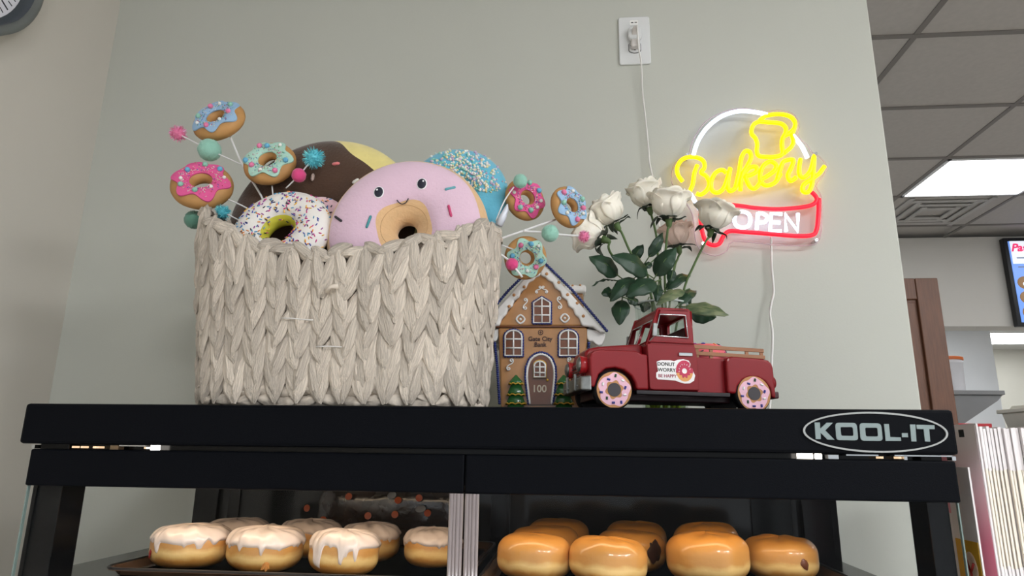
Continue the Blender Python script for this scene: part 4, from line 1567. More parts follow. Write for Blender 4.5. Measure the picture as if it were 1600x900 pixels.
def window(parent, x0, x1, zt, zb, point=False, m_fr=m_ic, trim=True, y=0.0, rows=3, tw=10):
    if trim:
        o_ = arch(x0-2, x1+2, zt-2, zb+1, point)
        o_.append(o_[0])
        rope(o_, 30, y-.0015, .0023, 'window_rope', parent)
    out_ = arch(x0+4, x1-4, zt+4, zb-3, point)
    fr_ = plate('window_frame', [[hz(*p_) for p_ in out_]], .003, m_br, parent, loc=(0, y-.0022, 0))
    cx = (x0+x1)/2
    b_ = MB()
    wd = .0016
    loop_ = out_+[out_[0], out_[1]]
    b_.tube([hz3(px_, pz_, -.001) for px_, pz_ in out_], wd, 6, closed=True)
    b_.tube([hz3(cx, zt+8, -.001), hz3(cx, zb-6, -.001)], wd*.9, 6)
    for k in range(1, rows):
        z_ = zt+(zb-zt)*k/rows+4
        b_.tube([hz3(x0+6, z_, -.001), hz3(x1-6, z_, -.001)], wd*.9, 6)
    b_.build('glazing_bar', m_fr, fr_, smooth=True)


window(lid, 262, 362, 268, 416, True)
window(bodyo, 102, 204, 452, 600)
window(bodyo, 408, 514, 452, 600)
# door
dpts = [(245, 872), (365, 872), (372, 800), (380, 720), (378, 670), (360, 620), (330, 596), (306, 590), (280, 598), (250, 622), (234, 670), (230, 720), (238, 800)]
door = plate('door', [[hz(*p_) for p_ in dpts]], .004, m_br, bodyo, loc=(0, -.002, 0))
rope([(238, 872), (228, 800), (219, 720), (222, 660), (242, 612), (274, 586), (306, 578), (340, 586), (370, 610), (390, 660), (392, 720), (384, 800), (374, 872)], 46, -.002, .0024, 'door_rope', bodyo)
MB().tube(spline([hz3(x, z_, -.002) for x, z_ in ((244, 870), (236, 800), (228, 720), (232, 665), (249, 620), (278, 597), (306, 590), (336, 597), (362, 620), (379, 665), (382, 720), (374, 800), (366, 870))], 3), .0022, 7).build('door_icing', m_ic, bodyo, smooth=True)
window(door, 266, 336, 628, 722, False, m_ic, False, -.002, 3)
o_ = arch(266, 336, 624, 722)
MB().tube([hz3(x, z_, -.0045) for x, z_ in o_], .0012, 6, closed=True).build('window_rim', m_gld, door, smooth=True, loc=(0, .002, 0))
MB().sphere(hz3(343, 735, -.003), .0022, 10, 7).build('door_knob', m_gld, door, smooth=True)
c_ = hz(298, 785)
link('number', text_mesh('number', '100', .0165, .0008, .0003), m_num, door, loc=(c_[0], -.0012, c_[1]))
# name and emblem
for s_, zy in (('Gate City', 503), ('Bank', 535)):
    c_ = hz(303, zy)
    link('lettering', text_mesh('lettering', s_, .0104, .0005, .00022), m_ink, bodyo, loc=(c_[0], -.0006, c_[1]))
c_ = hz(305, 466)
plate('emblem', [circle(c_[0], c_[1], .0046, n=24), circle(c_[0], c_[1], .0034, n=24), circle(c_[0], c_[1], .0022, n=4), circle(c_[0], c_[1], .0008, n=4)], .0006, m_ink, bodyo, loc=(0, -.0006, 0))


def scroll(parent, cx, cz, s, flip, rot=0.0):
    """S-shaped icing scroll: a curve whose bend grows towards both curled ends"""
    pts, x, z_ = [(0.0, 0.0)], 0.0, 0.0
    for k in range(1, 46):
        u = k/45*2.75
        x += math.cos(u*u)*2.75/45
        z_ += math.sin(u*u)*2.75/45
        pts.append((x, z_))
    pts = [(-a, -b) for a, b in pts[:0:-1]]+pts
    c__, s__ = math.cos(rot), math.sin(rot)
    P_ = []
    for x, z_ in pts:
        x, z_ = (x*c__-z_*s__)*(-1 if flip else 1), x*s__+z_*c__
        P_.append(hz3(cx+x*s*.78, cz-z_*s*.78, -.001))
    MB().tube(P_, .0011, 6).build('icing_scroll', m_ic, parent, smooth=True)


scroll(lid, 219, 306, 34, False, .75)
scroll(lid, 411, 300, 36, True, .75)
scroll(bodyo, 133, 647, 36, False, .45)
scroll(bodyo, 475, 640, 36, True, .45)
scroll(lid, 292, 226, 24, False, .2)
scroll(lid, 328, 226, 24, True, .2)
for cx, cz in ((192, 392), (441, 386)):
    P_ = [hz3(cx+24*math.cos(a), cz+24*math.sin(a), -.0008) for a in (0, PI/2, PI, 3*PI/2)]
    f_ = MB().tube(spline(P_, 3, True), .0018, 6, closed=True).build('icing_flower', m_ic, lid, smooth=True)
    MB().sphere(hz3(cx, cz, -.001), .0024, 8, 6).build('flower_centre', m_ic, f_, smooth=True)
# blue bead rope down the left and right corners
rope([(46, 520), (60, 650), (74, 870)], 28, .001, .0029, 'corner_rope', bodyo)
rope([(576, 520), (572, 650), (562, 870)], 28, .001, .0029, 'corner_rope', bodyo)
# fir trees either side of the door
for cx in (166, 436):
    tr = MB()
    pr = []
    sc_ = (hz(200, 800)[0]-hz(100, 800)[0])/100
    base_y = -.004
    zb_ = hz(cx, 872)[1]-.012
    prof = [(60, 870, 60, 800), (52, 815, 40, 755), (42, 755, 8, 706)]
    root_c = hz(cx, 870)
    lv = []
    for w0, y0_, w1, y1_ in ((60, 915, 40, 868), (56, 868, 34, 818), (50, 818, 26, 755), (40, 756, 4, 706)):
        za, zb2 = hz(cx, y0_)[1], hz(cx, y1_)[1]
        lv += [(w0*sc_, max(za, 0)), (w0*sc_*.9, max(za, 0)+(zb2-za)*.25), (w1*sc_, zb2)]
    tree = MB()
    tree.lathe(lv, 20, M=Matrix.Translation((root_c[0], base_y, 0)) @ Matrix.Scale(.55, 4, (0, 1, 0)))
    to = tree.build('fir_tree', m_grn, bodyo, smooth=True)
    for w0, y0_ in ((56, 868), (50, 818), (40, 756)):
        za = hz(cx, y0_)[1]
        MB().tube([(root_c[0]+w0*sc_*math.cos(a), base_y+w0*sc_*.55*math.sin(a), za+.0012*math.sin(9*a)) for a in [2*PI*i/28 for i in range(28)]], .0013, 6, closed=True).build('yellow_trim', m_gld, to, smooth=True)

# ------------------------------------------------------------------ red toy pickup truck
m_red = mm('truck_red', (130, 18, 26), .34, var=.06, vscale=14, coat=.12, spec=.35)
m_dred = mm('truck_inside', (60, 14, 20), .5)
m_blk = mm('tyre_black', (20, 19, 22), .6)
m_silver = mm('worn_silver', (140, 142, 140), .32, metal=.85, var=.35, vscale=60)
m_slat = mm('slat_wood', (150, 104, 74), .6, var=.15, vscale=20, stretch=(1, 8, 8))
TS = .97/1046
SX, SZ = TS/.985/4.324, TS/4.326
tq = W(1032, 640, 1.0)
truck = thing('toy_truck', 'red metal toy pickup truck with donut wheels and a sticker on its door', 'toy truck', (tq.x, 1.0, TOP), (0, 0, math.radians(14)))
TW = .115                                       # overall width


def tz(zx, zy):
    return ((zx-815)*SX, (783-zy)*SZ)


def tpoly(pts):
    return [tz(*p_) for p_ in pts]


def tprism(name, pts, y0, y1, m_, parent=None, bevel=.003, seg=3):
    return MB().prism(tpoly(pts), y0*TW, y1*TW).build(name, m_, parent or truck, bevel=bevel, seg=seg)


tprism('chassis', [(300, 715), (1240, 715), (1240, 640), (300, 640)], -.30, .30, mm('chassis_maroon', (44, 12, 18), .4), bevel=.002)
hood = tprism('hood', [(262, 610), (250, 440), (258, 400), (285, 375), (350, 360), (470, 348), (600, 335), (655, 335), (655, 650), (300, 650)], -.30, .30, m_red, bevel=.006)
tprism('hood_ridge', [(300, 372), (360, 355), (480, 343), (590, 333), (590, 350), (300, 385)], -.05, .05, m_red, hood, bevel=.002)
for s_ in (-1, 1):
    y0, y1 = (-.50, -.27) if s_ < 0 else (.27, .50)
    fpts = [(262, 640), (256, 455), (266, 425), (290, 405), (330, 397), (560, 397), (600, 415), (640, 420), (640, 650), (560, 650), (553, 610), (530, 565), (480, 525), (420, 512), (360, 522), (315, 560), (292, 625), (290, 640)]
    tprism('front_fender', fpts, y0, y1, m_red, bevel=.0045)
    rp_ = [(1175, 655), (1175, 440), (1190, 418), (1220, 412), (1440, 422), (1475, 430), (1497, 450), (1505, 480), (1508, 680), (1480, 680), (1470, 620), (1440, 575), (1390, 550), (1330, 548), (1280, 570), (1245, 610), (1230, 660)]
    tprism('rear_fender', rp_, y0-.0 if s_ < 0 else y0, y1, m_red, bevel=.0045)
    yd0, yd1 = (-.455, -.44) if s_ < 0 else (.44, .455)
    dd = tprism('door', [(655, 628), (650, 345), (972, 345), (985, 400), (990, 640), (680, 645), (662, 640)], yd0, yd1, m_red, bevel=.0015, seg=2)
    ys = yd0 if s_ < 0 else yd1
    MB().box((tz(905, 408)[0], (ys+.012*s_)*TW, tz(905, 408)[1]), (95*SX, .003, 24*SZ)).build('door_handle', m_chrome, dd, bevel=.001)
    tprism('running_board', [(560, 652), (1195, 655), (1190, 682), (560, 678)], -.49 if s_ < 0 else .40, -.40 if s_ < 0 else .49, mm('board_dark', (44, 40, 42), .35, metal=.4), bevel=.001)
    # side frame of the cab with window opening
    lp = [tpoly([(650, 345), (735, 104), (745, 100), (945, 100), (952, 108), (970, 345)]), tpoly([(708, 288), (742, 142), (922, 142), (932, 296)])]
    cs = plate('cab_side', lp, .006, m_red, truck, bevel=.0012, loc=(0, (-.44 if s_ < 0 else .44)*TW-(0 if s_ < 0 else .006), 0))
    ring = MB()
    y_ = -.001 if s_ < 0 else .007
    ring.tube([(x, y_, z_) for x, z_ in tpoly([(708, 288), (742, 142), (922, 142), (932, 296)])], .0012, 6, closed=True)
    ring.build('window_trim', m_chrome, cs, smooth=True)
    # wing mirror
    yy = -.50 if s_ < 0 else .50
    mx_, mz_ = tz(690, 255)
    mo = MB().hexa([(mx_-.003, yy*TW-.001, mz_-.009), (mx_+.004, yy*TW-.001, mz_-.009), (mx_+.004, yy*TW+.002, mz_-.009), (mx_-.003, yy*TW+.002, mz_-.009),
                    (mx_-.001, yy*TW-.001, mz_+.010), (mx_+.006, yy*TW-.001, mz_+.010), (mx_+.006, yy*TW+.002, mz_+.010), (mx_-.001, yy*TW+.002, mz_+.010)]).build('mirror', m_silver, truck, bevel=.001)
    MB().tube([(mx_, yy*TW, mz_-.009), (mx_-.006, yy*TW*.9, mz_-.016)], .0008, 6).build('mirror_arm', m_silver, mo)
    # headlamp: red bowl, chrome lens
    hx, hz_ = tz(232, 488)
    yl = s_*.30*TW
    Mh = Matrix.Translation((hx, yl, hz_)) @ Matrix.Rotation(-PI/2, 4, 'Y')
    hl = MB().lathe([(.002, -.018), (.008, -.014), (.0120, -.005), (.0128, .003), (.0108, .004)], 20, M=Mh).build('headlight', mm('lamp_red', (176, 34, 40), .25, coat=.4), truck, smooth=True)
    MB().lathe([(.0108, .004), (.008, .0065), (0, .0078)], 20, M=Mh).build('lens', m_silver, hl, smooth=True)
    # tail lamp
    hx, hz_ = tz(1520, 575)
    Mh = Matrix.Translation((hx, s_*.38*TW, hz_)) @ Matrix.Rotation(PI/2, 4, 'Y')
    tl2 = MB().lathe([(.003, -.006), (.0085, -.003), (.009, .002)], 18, M=Mh).build('tail_light', m_red, truck, smooth=True)
    MB().lathe([(.008, .002), (.006, .004), (0, .005)], 18, M=Mh).build('lens', m_silver, tl2, smooth=True)
    # wheels
    for wx, wz in ((412, 655), (1355, 655)):
        cx_, cz_ = tz(wx, wz)
        rw = 128*SZ
        cz_ = rw
        Mw = Matrix.Translation((cx_, s_*.415*TW, cz_)) @ Matrix.Rotation(-s_*PI/2, 4, 'X')
        # lathe axis along +-y, outer face at +z of the local wheel
        wh = MB().lathe([(rw*.5, -.009), (rw*.92, -.009), (rw, -.005), (rw, .005), (rw*.93, .0085), (rw*.86, .009), (0, .009)], 36, M=Mw).build('wheel', m_blk, truck, angle=50)
        Mf = Mw @ Matrix.Translation((0, 0, .0092))
        dm = lambda nm_, lo_, z_, m__: None
        b_ = MB().lathe([(rw*.90, 0), (rw*.90, .0006), (0, .0006)], 40, M=Mf)
        ws = b_.build('donut_disc', mm('wheel_tan', (188, 134, 82), .55), wh)
        wvv = lambda a: .80+.05*math.sin(5*a+.6)+.02*math.sin(9*a)
        inn = lambda a: .44+.05*math.sin(6*a)
        b_ = MB()
        b_.grid(lambda u, v: (rw*math.cos(2*PI*u)*(inn(2*PI*u)+(wvv(2*PI*u)-inn(2*PI*u))*v), rw*math.sin(2*PI*u)*(inn(2*PI*u)+(wvv(2*PI*u)-inn(2*PI*u))*v), .0010), 64, 3, cu=True, M=Mf)
        b_.build('pink_icing', mm('wheel_pink', (232, 184, 202), .55), ws)
        MB().lathe([(rw*.34, .0006), (rw*.34, .0014), (0, .0014)], 28, M=Mf).build('hub', mm('hub_dark', (62, 58, 62), .6), ws)
        cols_ = ((56, 60, 140), (240, 240, 240), (66, 92, 70), (56, 60, 140), (240, 240, 240), (56, 60, 140), (66, 92, 70), (56, 60, 140), (56, 60, 140), (240, 240, 240))
        for k, c in enumerate(cols_):
            a = 2*PI*k/10+.2
            rad = rw*(.64+.06*(k % 3-1))
            d_ = Vector((math.cos(a+1.0+k), math.sin(a+1.0+k), 0))*rw*.075
            p_ = Vector((rad*math.cos(a), rad*math.sin(a), .0013))
            MB().tube([p_-d_, p_+d_], .0016, 6, True, Mf).build('sprinkle', mm('wsp_%d' % c[0], c, .5), ws)
# cab lower body, roof, back, windscreen
tprism('cab_body', [(650, 650), (648, 340), (970, 340), (992, 650)], -.44, .44, m_red, bevel=.004)
for s_ in (-1, 1):
    tprism('belt_line', [(655, 322), (968, 326), (970, 336), (655, 333)], -.462 if s_ < 0 else .44, -.44 if s_ < 0 else .462, m_red, bevel=.0008)
tprism('cab_roof', [(728, 122), (740, 98), (940, 96), (955, 110), (955, 124)], -.44, .44, m_red, bevel=.004)
x_, z0_ = tz(962, 345)
z1_ = tz(0, 110)[1]
lp = [[(-.44*TW, z0_), (.44*TW, z0_), (.43*TW, z1_), (-.43*TW, z1_)], rrect(-.30*TW, z0_+.022, .30*TW, z1_-.006, .004)]
plate('cab_back', lp, .004, m_red, truck, M=Matrix.Translation((x_+.002, 0, 0)) @ Matrix.Rotation(PI/2, 4, 'Z'))
wb, wt = tz(652, 345), tz(738, 106)
ht = math.hypot(wt[0]-wb[0], wt[1]-wb[1])
ang = math.atan2(wt[0]-wb[0], wt[1]-wb[1])
Mw = Matrix.Translation((wb[0], 0, wb[1])) @ Matrix.Rotation(ang, 4, 'Y') @ Matrix.Rotation(-PI/2, 4, 'Z')
hwid = .44*TW
lp = [[(-hwid, 0), (hwid, 0), (hwid, ht), (-hwid, ht)], [(-hwid+.006, .004), (-.0015, .004), (-.0015, ht-.016), (-hwid+.006, ht-.016)], [(.0015, .004), (hwid-.006, .004), (hwid-.006, ht-.016), (.0015, ht-.016)]]
ws = plate('windscreen_frame', lp, .004, m_red, truck, M=Mw)
fr_ = MB()
for x0_, x1_ in ((-hwid+.006, -.0015), (.0015, hwid-.006)):
    fr_.tube([Mw @ Vector(p_) for p_ in ((x0_, -.001, .004), (x1_, -.001, .004), (x1_, -.001, ht-.016), (x0_, -.001, ht-.016))], .0009, 6, closed=True)
fr_.build('windscreen_trim', m_chrome, ws, smooth=True)
# seat inside
tprism('seat', [(780, 345), (960, 345), (955, 215), (925, 215), (915, 318), (790, 322)], -.36, .36, m_dred, bevel=.003)
# grille, bumper
x_, z_ = tz(256, 515)
g = MB().box((x_-.001, 0, z_), (.006, .42*TW, 120*SZ)).build('grille', m_red, truck, bevel=.002)
for k in range(5):
    MB().box((x_-.0045, 0, z_+(-40+20*k)*SZ), (.002, .36*TW, 7*SZ)).build('grille_bar', m_blk if k % 2 else m_silver, g)
bx_, bz_ = tz(248, 618)
bump = MB().hexa([(bx_-.010, -.46*TW, bz_-.009), (bx_+.004, -.50*TW, bz_-.010), (bx_+.004, .50*TW, bz_-.010), (bx_-.010, .46*TW, bz_-.009),
                  (bx_-.010, -.46*TW, bz_+.010), (bx_+.004, -.50*TW, bz_+.011), (bx_+.004, .50*TW, bz_+.011), (bx_-.010, .46*TW, bz_+.010)]).build('front_bumper', m_silver, truck, bevel=.002)
for yy in (-.3, -.15, .15, .3):
    MB().sphere((bx_-.0102, yy*TW, bz_-.002), .0018, 8, 6).build('bolt', m_silver, bump, smooth=True)
for yy in (-.2, .2):
    MB().box((bx_-.0105, yy*TW, bz_+.004), (.004, .006, .024)).build('bumper_guard', m_silver, bump, bevel=.001)
# bed
tprism('bed_side', [(985, 655), (985, 420), (1200, 425), (1200, 655)], -.42, -.39, m_red, bevel=.0012)
tprism('bed_side', [(985, 655), (985, 420), (1500, 432), (1500, 655)], .39, .42, m_red, bevel=.0012)
tprism('bed_floor', [(985, 655), (985, 560), (1500, 560), (1500, 655)], -.39, .39, m_red, bevel=.002)
tprism('tailgate', [(1492, 680), (1488, 432), (1503, 432), (1507, 680)], -.39, .39, m_red, bevel=.0015)
tprism('rear_bumper', [(1500, 640), (1540, 635), (1540, 680), (1500, 685)], -.47, .47, mm('bumper_dark', (60, 22, 26), .4), bevel=.002)
for s_ in (-1, 1):
    ya, yb = (-.425, -.405) if s_ < 0 else (.405, .425)
    tprism('rail_slat', [(975, 335), (1470, 347), (1470, 372), (975, 362)], ya, yb, m_slat, bevel=.0006)
    tprism('rail_slat', [(975, 380), (1475, 392), (1475, 417), (975, 405)], ya, yb, m_slat, bevel=.0006)
    for px_ in (1000, 1098, 1350, 1455):
        tprism('rail_post', [(px_-12, 345), (px_+12, 345), (px_+12, 440), (px_-12, 440)], ya*.97, yb*.97, m_slat, bevel=.0005)
# door sticker
tx0, tz0 = tz(705, 455)
ol = [(708, 462), (735, 452), (800, 450), (826, 456), (850, 445), (890, 440), (925, 448), (938, 470), (930, 495), (950, 515), (965, 545), (955, 580), (925, 598), (890, 600), (850, 590), (830, 582), (710, 578), (700, 565), (702, 535), (715, 525), (710, 500)]
stk = plate('door_sticker', [tpoly(ol)], .0006, mm('sticker_white', (240, 238, 238), .45), truck, loc=(0, -.456*TW-.0006, 0))
for s_, zx, zy, m_ in (('DONUT', 770, 478, m_dark), ('WORRY,', 776, 516, m_dark), ('BE HAPPY', 775, 555, mm('sticker_plum', (150, 40, 70), .5))):
    c_ = tz(zx, zy)
    link('lettering', text_mesh('lettering', s_, .0071 if s_ != 'BE HAPPY' else .0062, .0003, .0001), m_, stk, loc=(c_[0], -.0004, c_[1]))
c_ = tz(893, 518)
dr = 62*SX
def bite(a):
    d_ = (a-.55+PI) % (2*PI)-PI
    return 1-.26*math.exp(-(d_/.22)**4)
dd = plate('donut_picture', [circle(c_[0], c_[1], dr*.93, dr*1.1, 48, bite), circle(c_[0], c_[1], dr*.28, n=24)], .0003, mm('print_tan', (226, 160, 90), .5), stk, loc=(0, -.0003, 0))
def ice(a):
    low_ = .82+.12*math.sin(7*a) if PI < a < 2*PI else 1
    return bite(a)*(1 if not (PI*1.08 < a < PI*1.92) else .62+.1*math.sin(9*a))
plate('icing_print', [circle(c_[0], c_[1], dr*.93, dr*1.1, 60, ice), circle(c_[0], c_[1], dr*.29, n=24)], .0003, mm('print_crimson', (192, 44, 80), .5), dd, loc=(0, -.0003, 0))
for k in range(8):
    a = .3+k*.42
    d_ = Vector((math.cos(a*3), 0, math.sin(a*3)))*.0010
    p_ = Vector((c_[0]+dr*.62*math.cos(a), -.0006, c_[1]+dr*.7*math.sin(a)))
    MB().tube([p_-d_, p_+d_], .0004, 5).build('print_sprinkle', mm('sticker_white', (240, 238, 238), .45), dd)
# pink sprinkled donuts lying in the bed
for k, (zx, rr_, lab) in enumerate(((1142, .0365, 'coral pink toy donut with sprinkles lying in the truck bed'),)):
    lx, lz = tz(zx, 430)
    p_ = Matrix.Rotation(math.radians(14), 4, 'Z') @ Vector((lx, .004, 0))
    t = thing('toy_donut', lab, 'toy donut', (tq.x+p_.x, 1.0+p_.y, TOP+tz(0, 560)[1]+.0005))
    R_, r_ = rr_*.6, rr_*.4
    t.rotation_euler = (0, 0, .3)
    torus(MB(), R_, r_, 1.85, 40, 16, M=T4((0, 0, r_*(1.85)))).build('dough', mm('coral_dough', (222, 130, 90), .6), t, smooth=True)
    torus(MB(), R_, r_, 1.85, 60, 14, lambda u: 175, lambda u: -5, off=.0014, M=T4((0, 0, r_*(1.85)))).build('icing', mm('coral_icing', (236, 110, 120), .35), t, smooth=True)
    b_ = MB()
    rg = random.Random(k)
    for j in range(90):
        pp, nn = torus_pt(R_, r_, 1.85, rg.uniform(0, 6.28), math.radians(rg.uniform(10, 150)), .0014)
        capsule(b_, pp+Vector((0, 0, r_*(1.85))), nn, (rg.uniform(-1, 1), rg.uniform(-1, 1), rg.uniform(-1, 1)), .005, .0009, rg.randrange(len(m_spr)))
    tag(b_.build('sprinkles', m_spr, t, smooth=True), kind='stuff')
# ------------------------------------------------------------------ glass vase with roses
YV = 1.185
vq = W(1040, 650, YV)
VB = Vector((vq.x, YV, TOP))
vh = W(1040, 477, YV).z-TOP
vr = .046
m_vase = clear_pane('vase_glass', (.90, .94, .92), .10)
vase = thing('glass_vase', 'clear glass vase behind the toy truck holding the roses', 'vase', VB)
MB().lathe([(vr*.7, .0005), (vr*.82, .004), (vr*.9, vh*.5), (vr*1.02, vh), (vr*1.0, vh+.0008), (vr*.92, vh-.004), (vr*.82, vh*.5), (vr*.74, .012), (0, .010)], 36, caps=True).build('glass_body', m_vase, vase, smooth=True)
MB().tube([(vr*1.01*math.cos(a), vr*1.01*math.sin(a), vh) for a in [2*PI*i/40 for i in range(40)]], .0018, 7, closed=True).build('rim', mm('vase_rim', (200, 212, 210), .08, spec=.8), vase, smooth=True)
MB().lathe([(0, .011), (vr*.73, .011), (vr*.78, .06), (0, .06)], 28).build('water', clear_pane('vase_water', (.80, .86, .62), .03), vase, smooth=True)
# pale green leaf ends at the bottom of the vase
for k in range(5):
    a = 3.4+.75*k*.8
    b_ = MB()
    px_, py_ = vr*.5*math.cos(a), vr*.45*math.sin(a)
    b_.grid(lambda u, v: (px_+.012*(u-.5)*math.sin(PI*min(v*.9+.1, 1)), py_-.004*math.sin(PI*u), .012+.05*v), 5, 7)
    b_.build('leaf_end', mm('lime_leaf', (176, 184, 70), .5, var=.15, vscale=40), vase, smooth=True)

m_petal = mm('rose_petal', (243, 238, 224), .55, var=.05, vscale=30, sss=.15, bump=.1, bscale=80)
m_petal_p = mm('rose_petal_blush', (240, 214, 200), .55, var=.06, vscale=30, sss=.15)
m_sepal = mm('sepal_green', (36, 48, 34), .6, var=.25, vscale=60)
m_stemg = mm('rose_stem', (84, 108, 62), .55, var=.15, vscale=40)
m_leaf = mm('rose_leaf', (30, 58, 38), .42, var=.28, vscale=35, bump=.25, bscale=120)
m_leafv = mm('rose_leaf_variegated', (48, 76, 50), .45, col2=(126, 134, 98), vscale=38, bump=.2, bscale=120, stretch=(1, 1, 3), detail=2)


def zr(x, y):
    return 890+x/3.463, 260+y/3.463


def petal(root, base, axis, phi, spread, L, width, open_, curl, seed, m_):
    """cupped petal growing from base along axis, turned by phi round it"""
    rr_ = random.Random(seed)
    R_ = frame(axis, (0.2, -1, .1))
    b_ = MB()
    wv_ = [rr_.uniform(-1, 1) for _ in range(4)]

    def fn(u, v):
        s_ = (u-.5)*2
        wv__ = (math.sin(PI*(.12+.62*v))**.75)
        ang_ = phi+s_*width*wv__*.5
        tt = v
        edge = 1-.16*abs(s_)**2.4
        z = L*tt*edge
        rad = spread*(.30+1.05*math.sin(PI*.5*min(tt*1.9, 1))-.25*max(0, tt-.55))+open_*L*tt**2.2+curl*L*max(0, tt-.72)**1.4*2.6*(1-.2*s_*s_)
        rad += .0016*math.sin(5*s_+wv_[0]*3)*tt**2+.0012*wv_[1]*s_*tt
        z += .0022*math.sin(4*s_+wv_[2]*3)*tt**3-curl*L*max(0, tt-.82)*1.1
        return (rad*math.cos(ang_), rad*math.sin(ang_), z)
    b_.grid(fn, 13, 11, M=T4(base, R_))
    o_ = b_.build('petal', m_, root, smooth=True)
    sd = o_.modifiers.new('thick', 'SOLIDIFY')
    sd.thickness = .0006
    return o_


def rose(root, bpx, bpy_, Y, tip, away, size, seed, m_=m_petal, npet=(3, 4, 5, 5), openness=1.0):
    """flower whose calyx sits at the photo point; tip is the picture direction it points to, away how far it turns from the viewer"""
    base = W(bpx, bpy_, Y)-Vector(root.location)
    axis = (_r*tip[0]+_u*tip[1]+_f*away).normalized()
    L = size
    k = 0
    for li, n in enumerate(npet):
        for i in range(n):
            phi = 2*PI*i/n+li*.7+seed
            sp_ = L*(.11, .20, .29, .37)[li]
            op = (.0, .03, .07, .13)[li]*openness
            cu = (.03, .12, .26, .40)[li]*openness
            petal(root, base+axis*L*.02, axis, phi, sp_, L*(1.02, 1.02, .98, .88)[li], (2.7, 2.5, 2.3, 2.1)[li], op, cu, seed*31+k, m_)
            k += 1
    # calyx and sepals
    R_ = frame(axis, (0.2, -1, .1))
    MB().lathe([(.0015, -.014), (.0046, -.010), (.0056, -.004), (.0075, .002), (.004, .004)], 12, M=T4(base, R_)).build('calyx', m_stemg, root, smooth=True)
    rr_ = random.Random(seed)
    for i in range(5):
        phi = 2*PI*i/5+seed*.7
        ln_ = L*rr_.uniform(.52, .85)
        cu = rr_.uniform(.5, 1.5)
        b_ = MB()

        def fs(u, v):
            w_ = .0084*(1-v)**.6*(1 if v < .9 else .4)+.0006
            rad = .006+ln_*(.75*math.sin(v*1.2))
            z = ln_*(.38*v-cu*.55*v*v)
            s_ = (u-.5)*2
            return (rad*math.cos(phi)-s_*w_*math.sin(phi), rad*math.sin(phi)+s_*w_*math.cos(phi), z+.0012*s_*s_+.003*math.sin(5*v+phi))
        b_.grid(fs, 5, 10, M=T4(base, R_))
        o_ = b_.build('sepal', m_sepal, root, smooth=True)
        sd = o_.modifiers.new('thick', 'SOLIDIFY')
        sd.thickness = .0007
    return base, axis


def leaf(root, a, b, Ya, Yb, w, m_=None, face=(0, -1, .35), sag=.15, fold=.35):
    """leaf blade from photo point a (stalk end) to b (tip)"""
    A_, B_ = W(*zr(*a), Ya)-Vector(root.location), W(*zr(*b), Yb)-Vector(root.location)
    d_ = B_-A_
    L = d_.length
    t_ = d_.normalized()
    n_ = Vector(face)
    n_ = (n_-t_*n_.dot(t_)).normalized()
    s_ = t_.cross(n_)
    w = w/3.463*MPP(1000, 430, Ya)*.5
    b_ = MB()

    def fn(u, v):
        c = (u-.5)*2
        ww = w*(math.sin(PI*min(v**.78, 1))**.85 if 0 < v < 1 else 0)+.0004
        p_ = A_+d_*v+n_*(sag*L*math.sin(PI*v))
        return p_+s_*c*ww-n_*(fold*abs(c)*ww*.7)+n_*(.0016*math.sin(v*19)*abs(c))
    b_.grid(fn, 9, 13)
    o_ = b_.build('leaf', m_ or m_leaf, root, smooth=True)
    sd = o_.modifiers.new('thick', 'SOLIDIFY')
    sd.thickness = .0006
    # stalk and midrib
    MB().tube([A_-t_*.012-n_*.002, A_, A_+d_*.5+n_*(sag*L+.0006), B_], [.0011, .0010, .0007, .0003], 5).build('midrib', m_stemg, o_, smooth=True)
    return o_


def rose_stem(root, pts, base, axis):
    P_ = [base-axis*.012]+[W(*zr(x, y), Y)-Vector(root.location) for x, y, Y in pts]
    P_.append(VB+Vector((random.uniform(-.012, .012), random.uniform(-.012, .012), .07))-Vector(root.location))
    MB().tube(spline(P_, 5), .0021, 7).build('stem', m_stemg, root, smooth=True)


RT = VB+Vector((0, 0, vh*.9))


def new_rose(label):
    return thing('rose', label, 'rose', RT, group='white roses in the vase')


r1 = new_rose('white rose leaning left, upper of the two leftmost roses')
ba, ax = rose(r1, *zr(252, 315), 1.13, (-.5, .85), .12, .054, 1, openness=.8)
rose_stem(r1, [(285, 365, 1.13), (335, 475, 1.14), (430, 620, 1.16)], ba, ax)
r2 = new_rose('cream rose seen from below, lowest on the left beside the pink pompom')
ba, ax = rose(r2, *zr(185, 395), 1.09, (-.75, .35), .45, .050, 2, openness=1.1)
rose_stem(r2, [(212, 445, 1.09), (250, 500, 1.11), (420, 640, 1.15)], ba, ax)
r3 = new_rose('half open white rose at the top left of the middle pair')
ba, ax = rose(r3, *zr(432, 228), 1.17, (-.25, 1), .1, .054, 3, openness=.75)
rose_stem(r3, [(450, 290, 1.17), (470, 380, 1.17), (480, 500, 1.17)], ba, ax)
r4 = new_rose('large white rose in front at the middle of the bunch')
ba, ax = rose(r4, *zr(538, 292), 1.12, (.02, 1), .1, .056, 4, openness=.9)
rose_stem(r4, [(530, 350, 1.12), (520, 460, 1.13), (515, 600, 1.16)], ba, ax)
r5 = new_rose('blush rose low behind the middle, beside the red neon tube')
ba, ax = rose(r5, *zr(590, 440), 1.23, (-.15, .9), .2, .050, 5, m_petal_p, openness=1.1)
rose_stem(r5, [(585, 500, 1.23), (560, 600, 1.21)], ba, ax)
r6 = new_rose('open white rose furthest right in front of the neon sign')
ba, ax = rose(r6, *zr(765, 348), 1.16, (.28, .95), .1, .054, 6, openness=1.25)
rose_stem(r6, [(735, 410, 1.16), (670, 540, 1.17), (610, 700, 1.18)], ba, ax)

